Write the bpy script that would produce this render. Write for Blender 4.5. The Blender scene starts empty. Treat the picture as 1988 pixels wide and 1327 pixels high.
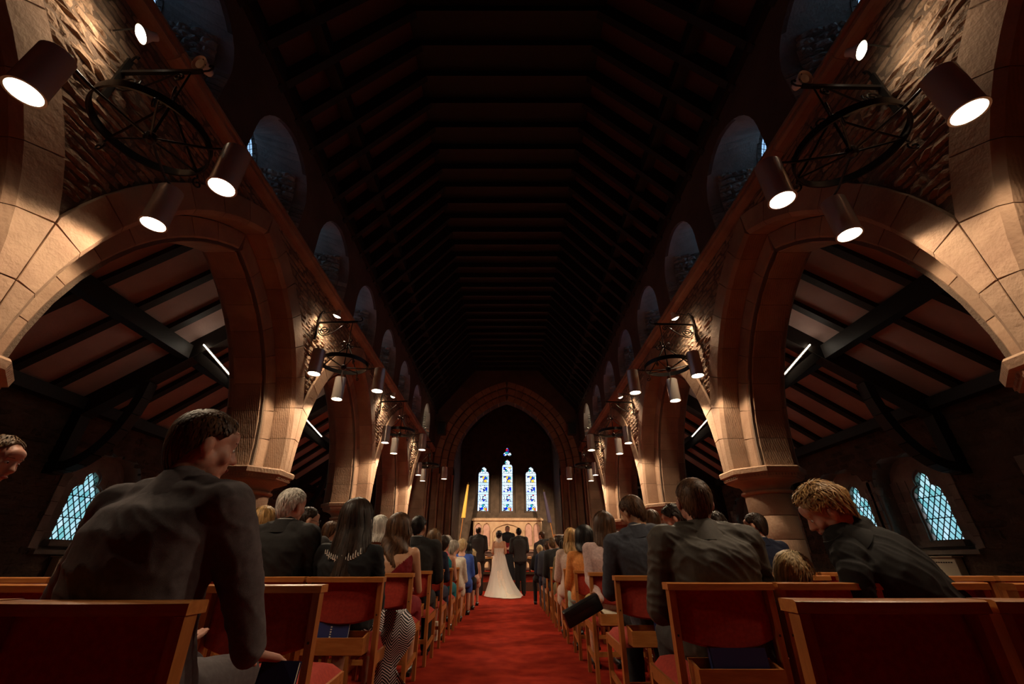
import bpy, bmesh, math, random
from mathutils import Vector, Matrix, noise
R = math.radians
SC = bpy.context.scene
COL = SC.collection
# ---------------------------------------------------------------- camera, sky, exposure
cam_d = bpy.data.cameras.new('camera'); cam = bpy.data.objects.new('camera', cam_d); COL.objects.link(cam)
cam.location = (0, 0, 0.93)
cam_d.sensor_width = 36.0; cam_d.lens = 800.0 / 1988.0 * 36.0
cam_d.clip_start = 0.05; cam_d.clip_end = 200
cam.rotation_euler = (R(90 + 28), 0, R(-0.0))
cam_d.shift_x = 10.0 / 1988.0
SC.camera = cam
W = bpy.data.worlds.new('sky'); SC.world = W; W.use_nodes = True
wn = W.node_tree.nodes; wl = W.node_tree.links
bg = wn['Background']
wtc = wn.new('ShaderNodeTexCoord'); wmp = wn.new('ShaderNodeMapping'); wmp.inputs['Scale'].default_value = (1, 1, 2.5)
wnz = wn.new('ShaderNodeTexNoise'); wnz.inputs['Scale'].default_value = 3.0; wnz.inputs['Detail'].default_value = 4
wrp = wn.new('ShaderNodeValToRGB'); wrp.color_ramp.elements[0].color = (0.62, 0.78, 1.0, 1); wrp.color_ramp.elements[1].color = (0.90, 0.96, 1.0, 1)
wrp.color_ramp.elements[0].position = .35; wrp.color_ramp.elements[1].position = .65
wl.new(wtc.outputs['Generated'], wmp.inputs['Vector']); wl.new(wmp.outputs[0], wnz.inputs['Vector'])
wl.new(wnz.outputs['Fac'], wrp.inputs['Fac']); wl.new(wrp.outputs[0], bg.inputs['Color'])
bg.inputs['Strength'].default_value = 1.5
SC.view_settings.view_transform = 'Standard'; SC.view_settings.look = 'None'
SC.view_settings.gamma = 1.0; SC.view_settings.use_curve_mapping = False
SC.view_settings.exposure = 0.0
SC.cycles.use_denoising = True
SC.cycles.max_bounces = 5; SC.cycles.diffuse_bounces = 4; SC.cycles.glossy_bounces = 3; SC.cycles.transparent_max_bounces = 8
SC.cycles.caustics_reflective = False; SC.cycles.caustics_refractive = False
SC.cycles.sample_clamp_indirect = 3.0
WARM = (1.0, 0.755, 0.50)
CAN_W = 138.0; BULB_W = 60.0

# ---------------------------------------------------------------- helpers
def tag(o, label=None, cat=None, group=None, kind=None):
    if label: o['label'] = label
    if cat: o['category'] = cat
    if group: o['group'] = group
    if kind: o['kind'] = kind
    return o
def link(name, me, parent=None, loc=(0, 0, 0), rot=(0, 0, 0), sc=(1, 1, 1)):
    o = bpy.data.objects.new(name, me); COL.objects.link(o)
    if parent is not None: o.parent = parent
    o.location = loc; o.rotation_euler = rot; o.scale = sc
    return o
def empty(name, loc=(0, 0, 0), rz=0.0, parent=None):
    o = link(name, None, parent, loc, (0, 0, rz)); o.empty_display_size = .1
    return o
class MB:
    """collects vertices and faces of ONE mesh"""
    def __init__(s): s.v = []; s.f = []
    def add(s, vs, fs):
        n = len(s.v); s.v += [tuple(p) for p in vs]; s.f += [tuple(n + i for i in f) for f in fs]
        return s
    def box(s, c, d, rot=None):
        m = rot if rot is not None else Matrix.Identity(3)
        vs = []
        for x in (-.5, .5):
            for y in (-.5, .5):
                for z in (-.5, .5):
                    p = m @ Vector((x * d[0], y * d[1], z * d[2])); vs.append((p.x + c[0], p.y + c[1], p.z + c[2]))
        return s.add(vs, [(0, 1, 3, 2), (4, 6, 7, 5), (0, 4, 5, 1), (2, 3, 7, 6), (0, 2, 6, 4), (1, 5, 7, 3)])
    def beam(s, a, b, w, h, up=(0, 0, 1)):
        a = Vector(a); b = Vector(b); d = (b - a); L = d.length; d.normalize()
        u = Vector(up); r = d.cross(u)
        if r.length < 1e-4: r = d.cross(Vector((1, 0, 0)))
        r.normalize(); u = r.cross(d)
        m = Matrix((d, r, u)).transposed()
        return s.box((a + b) / 2, (L, w, h), m)
    def tube(s, pts, r, n=8, closed=False, cap=True):
        pts = [Vector(p) for p in pts]; N = len(pts); rr = r if isinstance(r, (list, tuple)) else [r] * N
        rings = []; prev = None
        for i, p in enumerate(pts):
            if closed: t = pts[(i + 1) % N] - pts[i - 1]
            else: t = pts[min(i + 1, N - 1)] - pts[max(i - 1, 0)]
            if t.length < 1e-9: t = Vector((0, 0, 1))
            t.normalize()
            if prev is None:
                a = Vector((0, 0, 1)) if abs(t.z) < .9 else Vector((1, 0, 0))
                u = t.cross(a).normalized()
            else:
                u = prev - t * prev.dot(t)
                u = u.normalized() if u.length > 1e-6 else t.cross(Vector((1, 0, 0))).normalized()
            prev = u; w = t.cross(u)
            rings.append([p + (u * math.cos(2 * math.pi * k / n) + w * math.sin(2 * math.pi * k / n)) * rr[i] for k in range(n)])
        vs = [q for ring in rings for q in ring]; fs = []
        for i in range(N if closed else N - 1):
            j = (i + 1) % N
            for k in range(n):
                fs.append((i * n + k, i * n + (k + 1) % n, j * n + (k + 1) % n, j * n + k))
        if cap and not closed:
            fs.append(tuple(range(n - 1, -1, -1))); fs.append(tuple((N - 1) * n + k for k in range(n)))
        return s.add(vs, fs)
    def loft(s, rings, cap=True, closed=True):
        n = len(rings[0]); vs = [q for r in rings for q in r]; fs = []
        for i in range(len(rings) - 1):
            for k in range(n if closed else n - 1):
                fs.append((i * n + k, i * n + (k + 1) % n, (i + 1) * n + (k + 1) % n, (i + 1) * n + k))
        if cap:
            fs.append(tuple(range(n - 1, -1, -1))); fs.append(tuple((len(rings) - 1) * n + k for k in range(n)))
        return s.add(vs, fs)
    def lathe(s, prof, c=(0, 0, 0), n=24, seg=None, ph=0.0):
        rings = [[(c[0] + r * math.cos(2 * math.pi * k / n + ph), c[1] + r * math.sin(2 * math.pi * k / n + ph), c[2] + z) for k in range(n)] for r, z in prof]
        return s.loft(rings)
    def prism(s, poly, x0, x1, inset=0.0, offs=None):
        """poly (y,z) list extruded along x, x0 = visible face; inset bevels the visible edge"""
        n = len(poly); cy = sum(p[0] for p in poly) / n; cz = sum(p[1] for p in poly) / n
        if inset <= 0 and offs is None:
            vs = [(x0, y, z) for y, z in poly] + [(x1, y, z) for y, z in poly]
            fs = [tuple(range(n)), tuple(range(2 * n - 1, n - 1, -1))] + [(i, n + i, n + (i + 1) % n, (i + 1) % n) for i in range(n)]
            return s.add(vs, fs)
        fr = []
        for i, (y, z) in enumerate(poly):
            if offs is not None: fr.append((y + offs[i][0], z + offs[i][1]))
            else:
                d = math.hypot(cy - y, cz - z) or 1; fr.append((y + (cy - y) / d * inset, z + (cz - z) / d * inset))
        sg = 1 if x1 > x0 else -1
        dep = [max(inset, math.hypot(fr[i][0] - poly[i][0], fr[i][1] - poly[i][1])) for i in range(n)]
        vs = [(x0, y, z) for y, z in fr] + [(x0 + sg * dep[i], poly[i][0], poly[i][1]) for i in range(n)] + [(x1, y, z) for y, z in poly]
        fs = [tuple(range(n)), tuple(range(3 * n - 1, 2 * n - 1, -1))]
        for k in (0, 1): fs += [(k * n + i, (k + 1) * n + i, (k + 1) * n + (i + 1) % n, k * n + (i + 1) % n) for i in range(n)]
        return s.add(vs, fs)
    def mesh(s, name, mat=None, smooth=False, fix=True):
        me = bpy.data.meshes.new(name); me.from_pydata(s.v, [], s.f)
        if fix:
            bm = bmesh.new(); bm.from_mesh(me); bmesh.ops.recalc_face_normals(bm, faces=bm.faces); bm.to_mesh(me); bm.free()
        if mat:
            for m in (mat if isinstance(mat, (list, tuple)) else [mat]): me.materials.append(m)
        if smooth:
            me.shade_smooth() if smooth is True else None
            if smooth is not True:
                me.shade_smooth(); me.set_sharp_from_angle(angle=R(smooth))
        return me
    def build(s, name, mat, parent=None, loc=(0, 0, 0), rot=(0, 0, 0), smooth=False, fix=True):
        return link(name, s.mesh(name, mat, smooth, fix), parent, loc, rot)
def clip_poly(poly, a, b, c):
    """keep a*y+b*z<=c"""
    out = []
    for i in range(len(poly)):
        p = poly[i]; q = poly[(i + 1) % len(poly)]
        dp = a * p[0] + b * p[1] - c; dq = a * q[0] + b * q[1] - c
        if dp <= 0: out.append(p)
        if (dp < 0 < dq) or (dq < 0 < dp):
            t = dp / (dp - dq); out.append((p[0] + (q[0] - p[0]) * t, p[1] + (q[1] - p[1]) * t))
    return out
def fill(name, outer, holes, depth, mat, parent=None):
    """flat plate in (x,y) with holes, extruded +-depth/2 in z; returned as a mesh"""
    cu = bpy.data.curves.new(name, 'CURVE'); cu.dimensions = '2D'; cu.fill_mode = 'BOTH'; cu.extrude = depth / 2
    for pl in [outer] + holes:
        sp = cu.splines.new('POLY'); sp.points.add(len(pl) - 1); sp.use_cyclic_u = True
        for i, p in enumerate(pl): sp.points[i].co = (p[0], p[1], 0, 1)
    ob = bpy.data.objects.new(name, cu); COL.objects.link(ob)
    dg = bpy.context.evaluated_depsgraph_get()
    me = bpy.data.meshes.new_from_object(ob.evaluated_get(dg))
    bpy.data.objects.remove(ob); me.name = name
    me.materials.clear(); me.materials.append(mat)
    return me
YZ = Matrix(((0, 0, 1), (1, 0, 0), (0, 1, 0)))      # plate (x,y,z)->(z,x,y): plate coords become (Y,Z), thickness along X
def plate_x(name, outer, holes, x0, x1, mat, s=1, parent=None):
    me = fill(name, outer, holes, abs(x1 - x0), mat)
    me.transform(YZ.to_4x4())
    return link(name, me, parent, (s * (x0 + x1) / 2, 0, 0))
XZ = Matrix(((1, 0, 0), (0, 0, -1), (0, 1, 0)))
def plate_y(name, outer, holes, y0, y1, mat, parent=None):
    me = fill(name, outer, holes, abs(y1 - y0), mat)
    me.transform(XZ.to_4x4())
    return link(name, me, parent, (0, (y0 + y1) / 2, 0))

# ---------------------------------------------------------------- materials
def new_mat(name):
    m = bpy.data.materials.new(name); m.use_nodes = True
    return m, m.node_tree.nodes, m.node_tree.links, m.node_tree.nodes['Principled BSDF']
def mat(name, col, rough=.6, metal=0, spec=.5, col2=None, nscale=8, mix=.5, bump=0, bscale=40, rand=0, stretch=None, obj=False, sheen=0, island=0, det=4):
    m, n, l, b = new_mat(name)
    b.inputs['Roughness'].default_value = rough; b.inputs['Metallic'].default_value = metal; b.inputs['Specular IOR Level'].default_value = spec
    b.inputs['Base Color'].default_value = (*col, 1)
    if sheen: b.inputs['Sheen Weight'].default_value = sheen; b.inputs['Sheen Tint'].default_value = (*[min(1, c * 1.6 + .02) for c in col], 1)
    if obj: tc = n.new('ShaderNodeTexCoord').outputs['Object']
    else: tc = n.new('ShaderNodeNewGeometry').outputs['Position']
    if stretch:
        mp = n.new('ShaderNodeMapping'); mp.inputs['Scale'].default_value = stretch; l.new(tc, mp.inputs['Vector']); tc = mp.outputs[0]
    cs = None
    if col2 is not None:
        nz = n.new('ShaderNodeTexNoise'); nz.inputs['Scale'].default_value = nscale; nz.inputs['Detail'].default_value = det
        l.new(tc, nz.inputs['Vector'])
        rp = n.new('ShaderNodeValToRGB'); rp.color_ramp.elements[0].position = .35; rp.color_ramp.elements[1].position = .35 + mix * .5
        rp.color_ramp.elements[0].color = (*col, 1); rp.color_ramp.elements[1].color = (*col2, 1)
        l.new(nz.outputs['Fac'], rp.inputs['Fac']); cs = rp.outputs[0]
    if rand or island:
        hv = n.new('ShaderNodeHueSaturation'); mr = n.new('ShaderNodeMapRange')
        amt = rand or island
        mr.inputs['To Min'].default_value = 1 - amt; mr.inputs['To Max'].default_value = 1 + amt
        src = n.new('ShaderNodeObjectInfo').outputs['Random'] if rand else n.new('ShaderNodeNewGeometry').outputs['Random Per Island']
        l.new(src, mr.inputs['Value']); l.new(mr.outputs[0], hv.inputs['Value'])
        if cs: l.new(cs, hv.inputs['Color'])
        else: hv.inputs['Color'].default_value = (*col, 1)
        cs = hv.outputs[0]
    if cs: l.new(cs, b.inputs['Base Color'])
    if bump:
        bz = n.new('ShaderNodeTexNoise'); bz.inputs['Scale'].default_value = bscale; bz.inputs['Detail'].default_value = 6
        l.new(tc, bz.inputs['Vector'])
        bp = n.new('ShaderNodeBump'); bp.inputs['Strength'].default_value = min(1, bump); bp.inputs['Distance'].default_value = .02 * max(1, bump)
        l.new(bz.outputs['Fac'], bp.inputs['Height']); l.new(bp.outputs[0], b.inputs['Normal'])
    return m
def emis(name, col, st):
    m, n, l, b = new_mat(name); b.inputs['Emission Color'].default_value = (*col, 1); b.inputs['Emission Strength'].default_value = st
    b.inputs['Base Color'].default_value = (*col, 1)
    return m
def tooled(m, scale=60, rotx=.6, strength=.25):
    """adds the fine diagonal chisel lines of dressed sandstone to the bump"""
    n = m.node_tree.nodes; l = m.node_tree.links; b = n['Principled BSDF']
    g = n.new('ShaderNodeNewGeometry'); mp = n.new('ShaderNodeMapping'); mp.inputs['Rotation'].default_value = (rotx, .2, .1)
    wv = n.new('ShaderNodeTexWave'); wv.inputs['Scale'].default_value = scale / 6.28; wv.inputs['Distortion'].default_value = 3.0; wv.inputs['Detail'].default_value = 2
    bp = n.new('ShaderNodeBump'); bp.inputs['Strength'].default_value = strength; bp.inputs['Distance'].default_value = .006
    l.new(g.outputs['Position'], mp.inputs['Vector']); l.new(mp.outputs[0], wv.inputs['Vector']); l.new(wv.outputs['Fac'], bp.inputs['Height'])
    old = b.inputs['Normal'].links[0].from_socket if b.inputs['Normal'].links else None
    if old: l.new(old, bp.inputs['Normal'])
    l.new(bp.outputs[0], b.inputs['Normal'])
    return m
M = {}
M['ashlar'] = tooled(mat('dressed sandstone', (.29, .17, .108), .85, col2=(.38, .24, .155), nscale=2.5, bump=.35, bscale=30, rand=.16))
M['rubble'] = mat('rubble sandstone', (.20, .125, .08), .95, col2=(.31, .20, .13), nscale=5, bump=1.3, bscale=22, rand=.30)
M['rubble_i'] = mat('rubble sandstone joined', (.20, .125, .08), .95, col2=(.31, .20, .13), nscale=5, bump=1.3, bscale=22, island=.3)
M['mortar'] = mat('lime mortar', (.13, .085, .058), .95, bump=.6, bscale=50)
M['upper'] = mat('dark upper wall stone', (.075, .05, .038), .95, col2=(.11, .075, .055), nscale=1.4, bump=.9, bscale=14)  # upper wall stone, a darker brown than the arcade rubble
M['jamb'] = mat('grey window stone', (.24, .22, .19), .9, col2=(.34, .30, .26), nscale=3, bump=.5, bscale=30, rand=.25)
M['jambrough'] = mat('rock faced window stone', (.28, .27, .235), .95, col2=(.40, .38, .33), nscale=4, bump=1.5, bscale=25, rand=.3)
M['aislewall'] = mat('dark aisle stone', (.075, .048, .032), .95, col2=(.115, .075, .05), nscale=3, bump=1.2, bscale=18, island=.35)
M['timber'] = mat('black stained timber', (.012, .008, .006), .6, col2=(.02, .013, .009), nscale=20, stretch=(1, 1, 6))
M['rafter'] = mat('dark nave rafter', (.010, .007, .006), .7)
M['plaster'] = mat('pink limewashed plaster', (.62, .42, .37), .9, col2=(.54, .36, .31), nscale=2, bump=.2, bscale=30)
M['naveboard'] = mat('dark red roof boards', (.15, .062, .046), .9, rand=.2)  # dark red, value varied at random per object
M['oak'] = mat('orange lacquered beech', (.52, .20, .055), .32, col2=(.42, .145, .035), nscale=9, stretch=(1, 7, 7), bump=.06, bscale=60, rand=.10, obj=True)
M['oak2'] = mat('orange lacquered beech upright', (.42, .15, .04), .35, col2=(.33, .11, .028), nscale=9, stretch=(7, 7, 1), bump=.06, bscale=60, rand=.10, obj=True)
M['redfabric'] = mat('red upholstery', (.42, .035, .018), .95, col2=(.33, .025, .014), nscale=60, bump=.25, bscale=500, rand=.10, sheen=.2, obj=True)
M['carpet'] = mat('red carpet', (.46, .034, .012), 1.0, spec=.1, col2=(.31, .018, .007), nscale=5, bump=.8, bscale=260, det=8)
M['woodfloor'] = mat('dark wood block floor', (.05, .02, .012), .6, col2=(.08, .03, .018), nscale=12)
M['iron'] = mat('black wrought iron', (.035, .030, .027), .30, metal=.6, spec=.6)
M['chrome'] = mat('brushed chrome', (.74, .67, .60), .25, metal=.42, bump=.04, bscale=90, stretch=(1, 1, .1))
M['lampin'] = mat('white lamp lining', (.8, .78, .72), .5)
M['glow'] = emis('lit lamp face', (1.0, .86, .62), 22.0)
M['glow2'] = emis('lit bulb', (1.0, .86, .64), 30.0)
M['tubeglow'] = emis('lit tube', (1.0, .86, .66), 22.0)
M['lead'] = mat('lead came', (.02, .02, .022), .7)
M['altarstone'] = mat('pale cream altar stone', (.55, .36, .22), .85, col2=(.48, .30, .18), nscale=4, bump=.15, bscale=40)
M['altarpink'] = mat('pink alabaster panel', (.55, .30, .23), .7, col2=(.47, .25, .19), nscale=6)
M['relief'] = mat('painted relief', (.28, .15, .09), .7, col2=(.5, .36, .2), nscale=18, mix=.3)
M['darkoak'] = mat('dark church oak', (.045, .018, .01), .45, col2=(.07, .028, .015), nscale=14)
M['metalpaint'] = mat('cream radiator paint', (.62, .54, .40), .5)
M['grey'] = mat('grey speaker box', (.05, .05, .052), .6)
M['blackplastic'] = mat('black plastic', (.01, .01, .011), .5)
def glassmat(name, c1, c2, rnd=True):
    m, n, l, b = new_mat(name); out = n['Material Output']
    tr = n.new('ShaderNodeBsdfTransparent'); gl = n.new('ShaderNodeBsdfGlossy'); gl.inputs['Roughness'].default_value = .12
    mx = n.new('ShaderNodeMixShader'); mx.inputs['Fac'].default_value = .06
    rp = n.new('ShaderNodeValToRGB'); rp.color_ramp.elements[0].color = (*c1, 1); rp.color_ramp.elements[1].color = (*c2, 1)
    l.new(n.new('ShaderNodeObjectInfo').outputs['Random'], rp.inputs['Fac'])
    l.new(rp.outputs[0], tr.inputs['Color']); l.new(tr.outputs[0], mx.inputs[1]); l.new(gl.outputs[0], mx.inputs[2]); l.new(mx.outputs[0], out.inputs['Surface'])
    n.remove(b); return m
M['aqua'] = glassmat('pale aqua quarry glass', (.42, .70, .68), (.78, .88, .88))
M['blueglass'] = glassmat('pale blue quarry glass', (.50, .66, .85), (.75, .88, .95))
def stained(name):
    m, n, l, b = new_mat(name); out = n['Material Output']; n.remove(b)
    tr = n.new('ShaderNodeBsdfTransparent'); tc = n.new('ShaderNodeTexCoord')
    vo = n.new('ShaderNodeTexVoronoi'); vo.inputs['Scale'].default_value = 7.0; vo.feature = 'F1'
    v2 = n.new('ShaderNodeTexVoronoi'); v2.inputs['Scale'].default_value = 7.0; v2.feature = 'DISTANCE_TO_EDGE'
    l.new(tc.outputs['Object'], vo.inputs['Vector']); l.new(tc.outputs['Object'], v2.inputs['Vector'])
    sp = n.new('ShaderNodeSeparateColor'); l.new(vo.outputs['Color'], sp.inputs[0])
    rp = n.new('ShaderNodeValToRGB'); rp.color_ramp.interpolation = 'CONSTANT'; cr = rp.color_ramp
    cols = [(0, (.92, .97, 1)), (.40, (.06, .16, .85)), (.49, (.85, .95, 1)), (.60, (.85, .04, .05)), (.67, (.95, .97, 1)), (.82, (.15, .6, .6)), (.88, (1, .75, .2)), (.93, (.2, .15, .5))]
    cr.elements[0].position = 0; cr.elements[0].color = (*cols[0][1], 1); cr.elements[1].position = cols[1][0]; cr.elements[1].color = (*cols[1][1], 1)
    for p, c in cols[2:]:
        e = cr.elements.new(p); e.color = (*c, 1)
    l.new(sp.outputs[0], rp.inputs['Fac'])
    gt = n.new('ShaderNodeMath'); gt.operation = 'GREATER_THAN'; gt.inputs[1].default_value = .035; l.new(v2.outputs['Distance'], gt.inputs[0])
    mc = n.new('ShaderNodeMix'); mc.data_type = 'RGBA'; mc.inputs[6].default_value = (.02, .02, .03, 1); l.new(gt.outputs[0], mc.inputs[0]); l.new(rp.outputs[0], mc.inputs[7])
    l.new(mc.outputs[2], tr.inputs['Color']); l.new(tr.outputs[0], out.inputs['Surface']); return m
M['stained'] = stained('stained figure glass')
M['clearish'] = glassmat('pale border glass', (.78, .88, 1.0), (.95, .98, 1.0))
rng = random.Random(7)
# ================================================================ STRUCTURE
PY = [-1.98, 2.38, 6.74, 11.10, 15.46, 19.82]
PH = .46; R0 = 2.85; ZS = 2.18; BAY = 4.36; HB = BAY / 2
def side(s): return 'left' if s < 0 else 'right'
def pointed(h, sill, spring, apex, n=8, cy=0.0):
    """closed outline of a pointed opening, (y,z) from bottom left anticlockwise"""
    rise = apex - spring; Rr = (h * h + rise * rise) / (2 * h); amax = math.atan2(rise, Rr - h)
    pts = [(cy - h, sill), (cy + h, sill)]
    for i in range(n + 1):
        a = amax * i / n; pts.append((cy + h - Rr + Rr * math.cos(a), spring + Rr * math.sin(a)))
    for i in range(n - 1, -1, -1):
        a = amax * i / n; pts.append((cy - h + Rr - Rr * math.cos(a), spring + Rr * math.sin(a)))
    return pts
def trefoil(w, sill, zs, cy=0.0, n=26):
    pts = [(cy - w, sill), (cy + w, sill)]
    lob = [((.42 * w, zs + .15 * w), .58 * w), ((-.42 * w, zs + .15 * w), .58 * w), ((0, zs + 1.0 * w), .50 * w)]
    o = (0, zs + .3 * w)
    for i in range(n + 1):
        a = math.pi * (-.06 + 1.12 * i / n); d = (math.cos(a), math.sin(a)); best = .3 * w
        for (c, r) in lob:
            fx = o[0] - c[0]; fz = o[1] - c[1]; b = fx * d[0] + fz * d[1]; q = b * b - (fx * fx + fz * fz - r * r)
            if q > 0: best = max(best, -b + math.sqrt(q))
        if abs(d[0]) < .08: best *= 1.07
        pts.append((cy + o[0] + d[0] * best, o[1] + d[1] * best))
    return pts
# ---- floor
f = MB(); f.box((0, 12, -.1), (18, 36, .2)); floor = f.build('floor', M['woodfloor']); tag(floor, 'dark wood block floor under the chairs', kind='structure')
carpet = MB().box((0, 7.3, .006), (6.2, 19.4, .012)).build('carpet', M['carpet'])
tag(carpet, 'red carpet running up the aisle and under the chairs', kind='structure')

# ---- arcade voussoirs (one mesh per block, shared by all arches)
UC = PH + R0
def vouss(e0, e1, a0, a1, x0, x1, ch, name):
    r0 = R0 + e0; r1 = R0 + e1; g = .0035
    da = g / r0
    P = lambda r, a: (UC - r * math.cos(a), r * math.sin(a))
    am = (a0 + a1) / 2
    poly = [P(r0, a0 + da), P(r0, am), P(r0, a1 - da), P(r1, a1 - da), P(r1, am), P(r1, a0 + da)]
    poly = clip_poly(poly, -1, 0, 0.003); poly = clip_poly(poly, -1, 0, -.004); poly = clip_poly(poly, 1, 0, HB - .004)
    poly = clip_poly(poly, 0, -1, 0)
    if len(poly) < 3: return None
    cy = sum(p[0] for p in poly) / len(poly); cz = sum(p[1] for p in poly) / len(poly)
    offs = []
    for p in poly:
        dr = math.hypot(p[0] - UC, p[1])
        if abs(dr - r0) < .01:
            k = ch / dr; offs.append(((p[0] - UC) * k, p[1] * k))
        else:
            d = math.hypot(cy - p[0], cz - p[1]) or 1; offs.append(((cy - p[0]) / d * .006, (cz - p[1]) / d * .006))
    m = MB(); m.prism(poly, x0, x1, offs=offs)
    return m.mesh(name, M['ashlar'])
V_OUT = []; V_IN = []; V_AIS = []
NB = 8; A1 = math.acos((R0 - (HB - PH)) / R0)
for k in range(NB):
    a0 = A1 * k / NB; a1 = A1 * (k + 1) / NB
    last = k == NB - 1
    V_IN.append(vouss(0, .30, a0, a1 + (.05 if last else 0), 3.79, 4.28, .07, 'voussoir'))
    V_OUT.append(vouss(.31, .64, a0 * 1.06, a1 * 1.06 + (.06 if last else 0), 3.485, 3.82, .05, 'voussoir'))
    V_AIS.append(vouss(.31, .64, a0 * 1.06, a1 * 1.06 + (.06 if last else 0), 4.60, 4.26, .05, 'voussoir'))
def core_poly(e, ztop):
    r = R0 + e; am = math.acos((UC - HB) / r); half = []
    for i in range(11):
        a = am * i / 10; half.append((UC - r * math.cos(a), r * math.sin(a)))
    half = [(max(.02, u), z) for u, z in half]
    return [(-u, z) for u, z in reversed(half)] + [(-half[0][0], -.02), (half[0][0], -.02)] + half + [(HB, ztop), (-HB, ztop)]
ZT = 5.57 - ZS
# rough stone variants, unit size: x (depth) 0..-1 visible, y,z -.5..+.5
def rough(seed):
    r = random.Random(seed); m = MB(); ny, nz = 5, 3; fr = []
    for j in range(nz + 1):
        for i in range(ny + 1):
            e = (i in (0, ny)) or (j in (0, nz))
            y = -.5 + i / ny + (0 if i in (0, ny) else r.uniform(-.06, .06)); z = -.5 + j / nz + (0 if j in (0, nz) else r.uniform(-.1, .1))
            if e: y *= .985; z *= .95
            fr.append((0.05 + r.uniform(-.25, .2) if e else -.55 + r.uniform(-.45, .4), y, z))
    w = ny + 1; n = len(fr); vs = list(fr); fs = []
    for j in range(nz):
        for i in range(ny): fs.append((j * w + i, j * w + i + 1, (j + 1) * w + i + 1, (j + 1) * w + i))
    bd = [i for i in range(w)] + [j * w + ny for j in range(1, nz + 1)] + [nz * w + i for i in range(ny - 1, -1, -1)] + [j * w for j in range(nz - 1, 0, -1)]
    b0 = len(vs)
    for q in bd: vs.append((1.6, fr[q][1], fr[q][2]))
    for k in range(len(bd)): fs.append((bd[k], bd[(k + 1) % len(bd)], b0 + (k + 1) % len(bd), b0 + k))
    return m.add(vs, fs)
ROUGH = [rough(i) for i in range(7)]
ROUGH_ME = [r.mesh('stone', M['rubble']) for r in ROUGH]
JAMB_ME = [r.mesh('stone', M['jambrough']) for r in ROUGH]
def courses(z0, z1, interval, hmin=.06, hmax=.11, wmin=.18, wmax=.55, seed=1):
    """yield (yc, zc, w, h) stones of coursed rubble inside interval(z)->(lo,hi) list"""
    r = random.Random(seed); z = z0; out = []
    while z < z1 - .03:
        h = min(r.uniform(hmin, hmax), z1 - z)
        for lo, hi in interval(z + h / 2):
            y = lo
            while y < hi - .05:
                w = r.uniform(wmin, wmax)
                if hi - (y + w) < .1: w = hi - y
                w = min(w, hi - y)
                out.append((y + w / 2, z + h / 2, w - .007, h - .006)); y += w
        z += h
    return out
def spandrel_int(z):
    r = R0 + .65; zz = z - ZS
    if zz > r: return [(-HB, HB)]
    u = UC - math.sqrt(max(0, r * r - zz * zz))
    return [(-min(u, HB), min(u, HB))] if u > .06 else []
wall = {}
for s in (-1, 1):
    for pi, py in enumerate(PY):
        if pi == 5: continue
        w = empty('wall_%s' % side(s), (0, py, 0)); tag(w, kind='structure'); wall[(s, pi)] = w
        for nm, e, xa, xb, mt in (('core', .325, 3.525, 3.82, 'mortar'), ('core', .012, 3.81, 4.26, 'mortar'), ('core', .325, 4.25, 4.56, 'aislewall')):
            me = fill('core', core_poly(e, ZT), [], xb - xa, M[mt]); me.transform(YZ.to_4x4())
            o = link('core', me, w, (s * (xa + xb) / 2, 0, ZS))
        for d in (-1, 1):
            if pi == 0 and d < 0: continue
            for lst in (V_OUT, V_IN, V_AIS):
                for me in lst:
                    if me: link('voussoir', me, w, (0, 0, ZS), (0, 0, 0), (s, d, 1))
        sts = courses(2.9, 5.52, spandrel_int, seed=pi * 7 + (s > 0))
        if pi <= 3:
            for (y, z, ww, hh) in sts:
                d = rng.uniform(.022, .045)
                link('stone', rng.choice(ROUGH_ME), w, (s * 3.528, y, z), (0, 0, 0), (s * d, ww, hh))
        else:
            m = MB()
            for (y, z, ww, hh) in sts:
                q = ROUGH[rng.randrange(7)]; d = rng.uniform(.028, .06)
                m.add([(s * (3.528 + a * d), y + b * ww, z + c * hh) for a, b, c in q.v], q.f)
            tag(m.build('stones', M['rubble_i'], w), kind='stuff')
# ---- round piers
def octa(c, a, z):
    r = a / math.cos(math.pi / 8); return [(c[0] + r * math.cos(math.pi / 8 + k * math.pi / 4), c[1] + r * math.sin(math.pi / 8 + k * math.pi / 4), z) for k in range(8)]
drum_me = {}
def ring_me(prof, name, mt, n=36, sm=40):
    return MB().lathe(prof, n=n).mesh(name, M[mt], smooth=sm)
DR = .318
drum = ring_me([(.25, 0), (.312, .002), (.316, .008), (.316, DR - .008), (.312, DR - .002), (.25, DR)], 'drum', 'ashlar')
base_m = ring_me([(.33, 0), (.43, 0), (.43, .10), (.39, .13), (.40, .16), (.36, .22), (.32, .25), (.25, .25)], 'column_base', 'ashlar')
neck = ring_me([(.29, 0), (.33, .0), (.355, .02), (.36, .035), (.355, .05), (.325, .065), (.29, .065)], 'necking_ring', 'ashlar')
bell = ring_me([(.30, 0), (.318, .0), (.325, .05), (.36, .10), (.43, .13), (.455, .14), (.455, .16), (.3, .16)], 'bell_capital', 'ashlar')
mab = MB(); mab.loft([octa((0, 0), .45, 0), octa((0, 0), .49, .012), octa((0, 0), .49, .03), octa((0, 0), .51, .035), octa((0, 0), .52, .085), octa((0, 0), .555, .10), octa((0, 0), .565, .16), octa((0, 0), .55, .18)])
abac = mab.mesh('abacus', M['ashlar'])
dent = MB().box((0, 0, 0), (.012, .018, .028)).mesh('dentil', M['ashlar'])
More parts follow.
